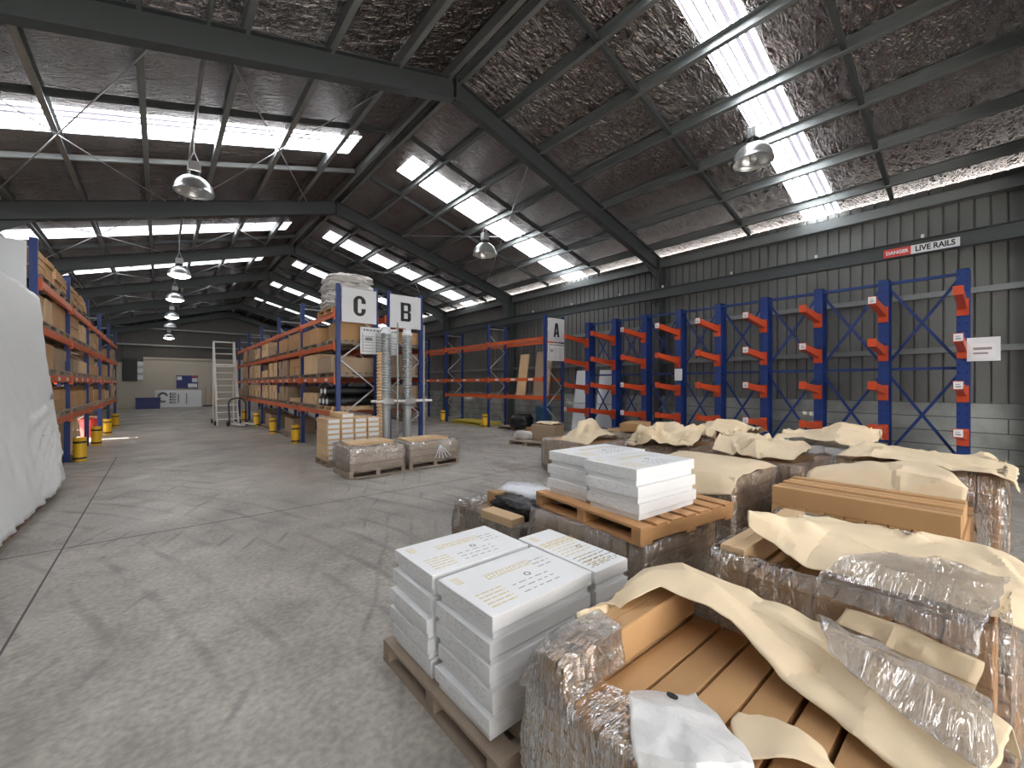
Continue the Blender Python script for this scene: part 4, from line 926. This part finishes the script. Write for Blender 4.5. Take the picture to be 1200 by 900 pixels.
for (y, w_, l) in ((9.25, .3, 'white door leaf leaning on the wall behind the cantilever rack, left one'), (8.15, .42, 'white door leaf leaning on the wall behind the cantilever rack, right one')):
    t = empty('door_leaf', (10.78, y, 0)); tag(t, l, 'door leaf')
    MB().add([(-.12, -w_, 0), (-.08, -w_, 0), (.22, -w_, 2.1), (.18, -w_, 2.1), (-.12, w_, 0), (-.08, w_, 0), (.22, w_, 2.1), (.18, w_, 2.1)], [(0,1,2,3),(7,6,5,4),(0,4,5,1),(1,5,6,2),(2,6,7,3),(3,7,4,0)]).build('leaf', 'white', t)
    MB().box(-.07, -.03, -w_*.9, w_*.9, 1.0, 1.02).build('rail', 'greyink', t)

# ------------------------------------------------------------------ centre group in front of racks C and B
pallet((3.12, 9.05, 0), .02, 'timber pallet under the stack of pale flat cartons by sign C', 1.2, .8)
rr = random.Random(2)
for c in range(4):
    nn = 9 if c in (1,) else 8 if c == 0 else 8
    for k in range(nn):
        carton(2.66+c*.272, 9.05+rr.uniform(-.01, .01), .12+k*.104, .258, .72, .102, 'pale flat carton, %s up in the %s column beside sign C' % (oname(k, 9), oname(c, 4)), 'cartonpale', rr.uniform(-.015, .015))
        lb = MB().box(2.66+c*.272-.10, 2.66+c*.272+.10, 9.05-.376, 9.05-.375, .12+k*.104+.02, .12+k*.104+.085)
        o = [x for x in C.objects if x.name.startswith('carton')][-1]
for o in [x for x in C.objects if x.name.startswith('carton') and x.get('label', '').endswith('beside sign C')]:
    MB().box(-.105, .105, -.3615, -.3605, .02, .085).build('white_label', 'white', o)
def wrapped_flat(cx, cy, w, d, h, label, seed, rz, nz=3, topm='cartonpale'):
    pallet((cx, cy, 0), rz+PI/2, 'grey pallet under the '+label, d, w, .12)
    t = empty('wrapped_load', (cx, cy, .12), rz); tag(t, label, 'wrapped load')
    for k in range(nz): MB().box(-w/2+.03, w/2-.03, -d/2+.03, d/2-.03, k*h/nz, (k+1)*h/nz-.012).build('carton_layer', 'cartonmid', t, bevel=.006)
    MB().box(-w/2+.12, w/2-.1, -d/2+.3, d/2-.06, h-.006, h+.05).build('lid', topm, t, bevel=.005)
    wrap('plastic_wrap', 'filmmilky', -w/2, w/2, -d/2, d/2, -.012, h+.02, (.16, .12, .22, .12), .034, 30, seed, parent=t)
    return t
wrapped_flat(3.02, 7.76, 1.05, .86, .40, 'low film-wrapped load in the aisle, left of two', 60, .0)
w = wrapped_flat(4.24, 7.86, 1.16, .84, .36, 'low film-wrapped load in the aisle, right of two', 61, .03)
tl = MB()
for a in (-.12, -.05, .02, .09, .16): tl.tube((.1, -.44, .30), (.1+a*1.3, -.50, .02+abs(a)*.3), .008, 5)
tl.build('loose_film_tail', 'clearwrap', w)
# ribbed duct pair on a stand
t = empty('duct_stand', (4.45, 9.28, 0)); tag(t, 'stand holding two ribbed grey hose columns below sign B', 'hose stand')
for i, x in enumerate((-.45, .08)):
    prof = [(.10, .0), (.10, 1.05), (.115, 1.07), (.115, 1.12), (.095, 1.13)]
    MB().lathe(prof, 18).build('lower_pipe', 'duct', t, smooth=False)
    C.objects[-1].location = (x, 0, 0)
    pr = []; z = 1.13
    while z < 2.82: pr += [(.10, z), (.122, z+.012), (.122, z+.03), (.10, z+.042)]; z += .06
    d = MB().lathe(pr, 18).build('ribbed_hose', 'duct', t); d.location = (x, 0, 0)
    MB().lathe([(.10, 2.80), (.125, 2.81), (.125, 2.86), (.10, 2.88), (.10, 2.96), (.08, 2.97)], 18).build('top_collar', 'clearwrap', t); C.objects[-1].location = (x, 0, 0)
for x in (-.235, .44): MB().tube((x, -.16, .0), (x, -.16, 3.07), .02, 10).build('post', 'duct', t)
MB().tube((-.75, -.14, 1.25), (.66, -.14, 1.25), .028, 10).build('cross_rail', 'tubewhite', t)
MB().tube((-.75, .13, 1.25), (.66, .13, 1.25), .028, 10).build('cross_rail', 'tubewhite', t)
MB().box(-.75, .66, -.2, .16, 0, .03).build('base_plate', 'duct', t)
for x in (-.45, .08): MB().box(x-.13, x+.13, -.17, .14, 1.19, 1.31).build('clamp', 'alu', t)
t = empty('cup_stack', (3.88, 9.33, 0)); tag(t, 'thin tall column of stacked pale rings left of the ribbed hoses', 'ring stack')
pr = []; z = .0
while z < 2.36: pr += [(.06, z), (.085, z+.012), (.085, z+.04), (.06, z+.052)]; z += .075
MB().lathe(pr, 14).build('rings', 'cartonpale', t)

# ------------------------------------------------------------------ goods on the racks
def goods(rk, xf, xb, plan):
    for (bay, lv, y0, y1, n, h, m, tiers, what, inset) in plan:
        z = (LV[lv] if lv >= 0 else 0)+.002
        yc = RY0+bay*BAY+(y0+y1)/2; wy = y1-y0; d = abs(xb-xf)-.06+.2; xc = (xf+xb)/2
        lvn = ['first', 'second', 'third', 'top'][lv] if lv >= 0 else 'floor'
        bn = ORD[bay]
        place = 'rack %s %s bay, %s level' % (rk, bn, lvn)
        pos = 'near end' if (y0+y1)/2 < BAY/2 else 'far end'
        pallet((xc, yc, z), 0, 'timber pallet, %s, %s' % (place, pos), d, wy-.02, .11, group='pallets stored on rack '+rk)
        for i in range(n):
            for k in range(tiers):
                w = (wy-.06)/n
                carton(xc+random.uniform(-.02, .02), RY0+bay*BAY+y0+.03+w*(i+.5), z+.112+k*h, d-.06-inset, w-.02, h-.004, '%s, %s, %s, %s across, tier %s' % (what, place, pos, oname(i, n), ['one', 'two', 'three', 'four', 'five', 'six'][k]), m, random.uniform(-.02, .02), 'cartons stored on rack '+rk)
P = [
 (0, 1, .05, 1.25, 1, .36, 'cartondull', 1, 'wide khaki carton', -.12),
 (0, 1, 1.4, 2.9, 3, .50, 'cartonpale', 1, 'upright tan carton', 0),
 (0, 2, .1, 1.1, 1, .44, 'carton', 1, 'square brown carton', .25),
 (0, 2, 1.4, 2.9, 2, .40, 'carton', 1, 'brown carton', 0),
 (0, 0, 1.45, 2.95, 4, .14, 'cartonpale', 2, 'pale carton', 0),
 (1, 0, .1, 1.4, 2, .10, 'cartonpale', 1, 'flat tan carton', 0), (1, 0, 1.6, 2.9, 3, .22, 'cartondull', 2, 'brown carton', 0),
 (1, 1, .1, 1.4, 2, .24, 'carton', 2, 'brown carton', 0), (1, 1, 1.6, 2.9, 3, .24, 'cartondull', 2, 'dull brown carton', 0),
 (1, 2, .2, 1.4, 2, .22, 'carton', 2, 'brown carton', 0), (1, 2, 1.6, 2.9, 2, .40, 'carton', 1, 'brown carton', 0),
 (2, 0, .1, 1.4, 3, .24, 'cartonpale', 2, 'pale-topped carton', 0), (2, 0, 1.6, 2.9, 3, .24, 'cartonpale', 2, 'pale-topped carton', 0),
 (2, 1, .1, 1.4, 2, .24, 'cartonpale', 2, 'pale-topped carton', 0), (2, 1, 1.6, 2.9, 3, .24, 'cartonpale', 1, 'pale-topped carton', 0),
 (2, 2, .1, 1.4, 2, .3, 'cartondull', 1, 'dull carton', 0), (2, 2, 1.6, 2.9, 2, .26, 'cartonpale', 2, 'pale carton', 0),
 (3, 0, .1, 1.4, 3, .24, 'cartonpale', 2, 'pale-topped carton', 0), (3, 0, 1.6, 2.9, 3, .24, 'cartonpale', 2, 'pale-topped carton', 0),
 (3, 1, .1, 1.4, 3, .24, 'cartonpale', 2, 'pale-topped carton', 0), (3, 1, 1.6, 2.9, 3, .24, 'cartonpale', 2, 'pale-topped carton', 0),
 (3, 2, .1, 1.4, 3, .2, 'cartonpale', 2, 'pale carton', 0), (3, 2, 1.6, 2.9, 2, .24, 'cartondull', 2, 'dull carton', 0),
 (4, 0, .1, 1.4, 3, .24, 'cartondull', 2, 'dull carton', 0), (4, 1, .1, 1.4, 3, .24, 'carton', 2, 'brown carton', 0), (4, 2, .1, 1.4, 3, .24, 'carton', 2, 'brown carton', 0),
 (4, 0, 1.6, 2.9, 2, .3, 'cartondull', 1, 'dull carton', 0),
 (3, -1, .2, 1.5, 1, .5, 'cartondull', 1, 'large dull carton', .2), (2, -1, 1.5, 2.8, 1, .4, 'cartondull', 1, 'large dull carton', .2), (1, -1, 1.5, 2.8, 1, .45, 'cartondull', 1, 'large dark carton', .3),
]
goods('C', 3.08, 3.95, P)
goods('B', 5.13, 4.28, [(0, 1, .1, 1.4, 2, .24, 'cartondull', 2, 'brown carton', 0), (0, 2, .1, 1.4, 2, .3, 'carton', 1, 'brown carton', 0), (0, 0, .1, 1.4, 2, .24, 'cartondull', 2, 'dull carton', 0), (0, 1, 1.6, 2.9, 2, .4, 'cartondull', 1, 'brown carton', 0), (1, 2, .1, 1.4, 2, .3, 'cartondull', 1, 'brown carton', 0), (1, 1, .1, 1.4, 2, .3, 'cartondull', 1, 'brown carton', 0)])
# rolls in black plastic on the first level of rack C
pallet((3.5, RY0+.72, LV[0]+.002), 0, 'pale pallet under the black rolls on rack C', 1.0, 1.2, .11, 'cartonpale')
for i, (y, z) in enumerate(((.35, 0), (.62, 0), (.89, 0), (.48, .23), (.76, .23))):
    t = empty('fabric_roll', (3.5, RY0+y, LV[0]+.114+z+.115)); tag(t, 'black wrapped roll with white core on rack C, %s' % ['lower row nearest sign C', 'lower row middle', 'lower row farthest from sign C', 'upper row near', 'upper row far'][i], 'roll')
    MB().tube((-.56, 0, 0), (.5, 0, 0), .112, 18).build('roll_cover', 'blackfilm', t, smooth=False); MB().tube((-.575, 0, 0), (-.56, 0, 0), .06, 14).build('core', 'white', t)
# grey wrapped bundle on pallet on top of rack C
pallet((3.5, RY0+.68, LV[3]+.002), 0, 'timber pallet under the grey wrapped bundle on top of rack C', 1.05, 1.15, .12, 'timber')
t = empty('wrapped_bundle', (3.5, RY0+.68, LV[3]+.122)); tag(t, 'bulky pale grey wrapped bundle on top of rack C', 'bundle')
for k in range(4): blob(MB(), 0, 0, .115+k*.205, .53-.03*(k % 2), .56, .125, k+1, .16, 44, 4).build('wrapped_layer', 'greywrap', t, smooth=True)
PD = []
for bay in range(0, 5):
    for lv in (0, 1, 2, 3):
        if lv == 3 and bay > 2: continue
        if (bay, lv) in ((3, 2), (2, 3)): continue
        for (a, b_) in ((.1, 1.45), (1.6, 2.95)):
            q = random.random()
            m = 'carton' if q < .5 else 'cartondull' if q < .8 else 'cartonpale'
            n = random.choice((1, 2, 3)); ti = random.choice((1, 2)); h = random.uniform(.2, .26) if ti == 2 else random.uniform(.28, .5)
            if lv == 3: n, ti, h, m = 2, 4, .10, 'carton'
            PD.append((bay, lv, a, b_, n, h, m, ti, {'carton': 'brown carton', 'cartondull': 'dull brown carton', 'cartonpale': 'pale carton'}[m], .06))
PD += [(1, -1, .2, 1.5, 2, .45, 'cartonpale', 2, 'pale wrapped carton', .1), (3, -1, .3, 1.6, 1, .5, 'cartondull', 1, 'dull carton', .2)]
goods('D', -1.5, -2.4, PD)
t = empty('red_bin', (-1.7, 18.4, 0)); tag(t, 'red plastic bin at the foot of the left-wall rack near the sunlit doorway', 'bin'); MB().lathe([(.16, 0), (.2, .5), (.22, .52), (.2, .53)], 16).build('bin_body', 'red', t); MB().lathe([(.21, .53), (.21, .56), (.08, .6)], 16).build('lid', 'red', t)

# ------------------------------------------------------------------ white wrapped wall of goods on the left
t = empty('wrapped_load', (-1.75, 8.05, .12)); tag(t, 'tall white plastic-wrapped load leaning along the left picture edge', 'wrapped load')
rows = []
nzl, nyl = 52, 92
for i in range(nzl+1):
    f = i/nzl; z = f*2.86; r = []
    for jx in range(nyl+1):
        y = -2.5+jx/nyl*4.05; fold_ = noise.noise(Vector((y*1.1+z*.9, z*.8, 3)))*.05+noise.noise(Vector((y*4+z*3.5, z*2.2-y*2, 1)))*.022*(1-.4*f)+max(0, .35-f)*.09*noise.noise(Vector((y*6+z*5, z*1.5, 9)))
        an = math.atan2(1.25-z, 1.45-y); ds = math.hypot(1.25-z, 1.45-y); rg_ = 0
        for ak, wk in ((.15, .06), (.32, .05), (.52, .07), (.70, .05), (.88, .08), (1.08, .05), (1.25, .06)): rg_ += max(0, 1-abs(an-ak)/wk)*min(1, ds*1.6)*max(0, 1-ds/2.4)
        x = .60-.27*f+fold_*(1-.5*f)+.075*rg_
        yy = y+.02*noise.noise(Vector((z*2, y, 4)))
        r.append((x, yy, z+(.02*noise.noise(Vector((y*3, 0, 0))) if i in (0, nzl) else 0)))
    # far end face then back
    for q in range(1, 7): r.append((r[nyl][0]-q*.16, r[nyl][1]+.02*noise.noise(Vector((q, z*3, 0))), r[nyl][2]))
    rows.append(r)
top = [(p[0]-.25, p[1], p[2]+.02) for p in rows[-1]]; top2 = [(-.30, p[1], 2.9) for p in rows[-1]]
rows += [top, top2]
MB().grid(rows).build('white_wrap', 'whitewrap', t, smooth=True, solid=.004, fix=False)
MB().box(-.36, .25, -2.5, 1.35, 0, 2.7).build('goods_core', 'cartondull', t)
sheet([[(.50, .35, .98), (.50, .62, .95), (.50, .95, .90)], [(.53, .35, .90), (.535, .62, .87), (.53, .95, .85)], [(.545, .35, .83), (.555, .62, .82), (.55, .95, .80)]], 'whitewrap', 'tape_patch', t, 5, .01, 6, 2)
lg = MB()
for k in range(5): lg.box(.505, .512, 1.12+k*.05, 1.15+k*.05, 1.30, 1.30+.09*(1 if k % 2 else .7))
lg.build('pen_mark', 'greyink', t)
for y, l in ((6.75, 'near'), (8.55, 'far')): pallet((-1.68, y, 0), 0, 'dark pallet under the %s half of the tall white wrapped load' % l, .95, 1.7, .115, 'greytimber')

# ------------------------------------------------------------------ mobile steps and pallet truck by rack C
t = empty('mobile_steps', (2.1, 21.2, 0)); tag(t, 'tall white mobile safety steps beside the far bays of rack C', 'steps')
fr = MB()
for x in (-.36, .36):
    fr.tube((x, .6, 0), (x, .6, 3.45), .03, 8); fr.tube((x, -1.0, .0), (x, .35, 2.45), .03, 8); fr.tube((x, -1.0, .0), (x, .6, .0+.03), .03, 8); fr.tube((x, .35, 2.45), (x, .35, 3.45), .025, 8); fr.tube((x, .35, 3.45), (x, .6, 3.45), .025, 8)
    fr.tube((x, -.9, 1.0), (x, .35, 3.4), .022, 8); fr.tube((x, .35, 2.95), (x, .6, 2.95), .02, 8)
fr.tube((-.36, .6, 3.45), (.36, .6, 3.45), .025, 8); fr.tube((-.36, .6, 2.95), (.36, .6, 2.95), .02, 8); fr.build('frame', 'tubewhite', t)
for k in range(9): MB().box(-.36, .36, -.95+k*.145, -.75+k*.145, .22+k*.27, .25+k*.27).build('tread', 'tubewhite', t)
MB().box(-.38, .38, .3, .62, 2.45, 2.5).build('platform', 'tubewhite', t)
for x in (-.42, .42):
    for y in (-.9, .55): MB().tube((x-.03, y, .09), (x+.03, y, .09), .09, 14).build('wheel', 'black', t)
t = empty('pallet_truck', (2.35, 19.6, 0), .25); tag(t, 'small hand truck with black hooped handle in front of the white steps', 'hand truck')
f = MB(); pts = [(-.28, 0, .1), (-.30, .05, .9), (-.22, .06, 1.05), (.0, .07, 1.1), (.22, .06, 1.05), (.30, .05, .9), (.28, 0, .1)]
for a, b_ in zip(pts, pts[1:]): f.tube(a, b_, .028, 8)
f.build('hoop_handle', 'black', t)
MB().box(-.25, -.12, -1.0, 0, .08, .13).build('fork', 'tubewhite', t); MB().box(.12, .25, -1.0, 0, .08, .13).build('fork', 'tubewhite', t)
for x in (-.32, .32): MB().tube((x-.03, .05, .1), (x+.03, .05, .1), .1, 14).build('wheel', 'black', t)
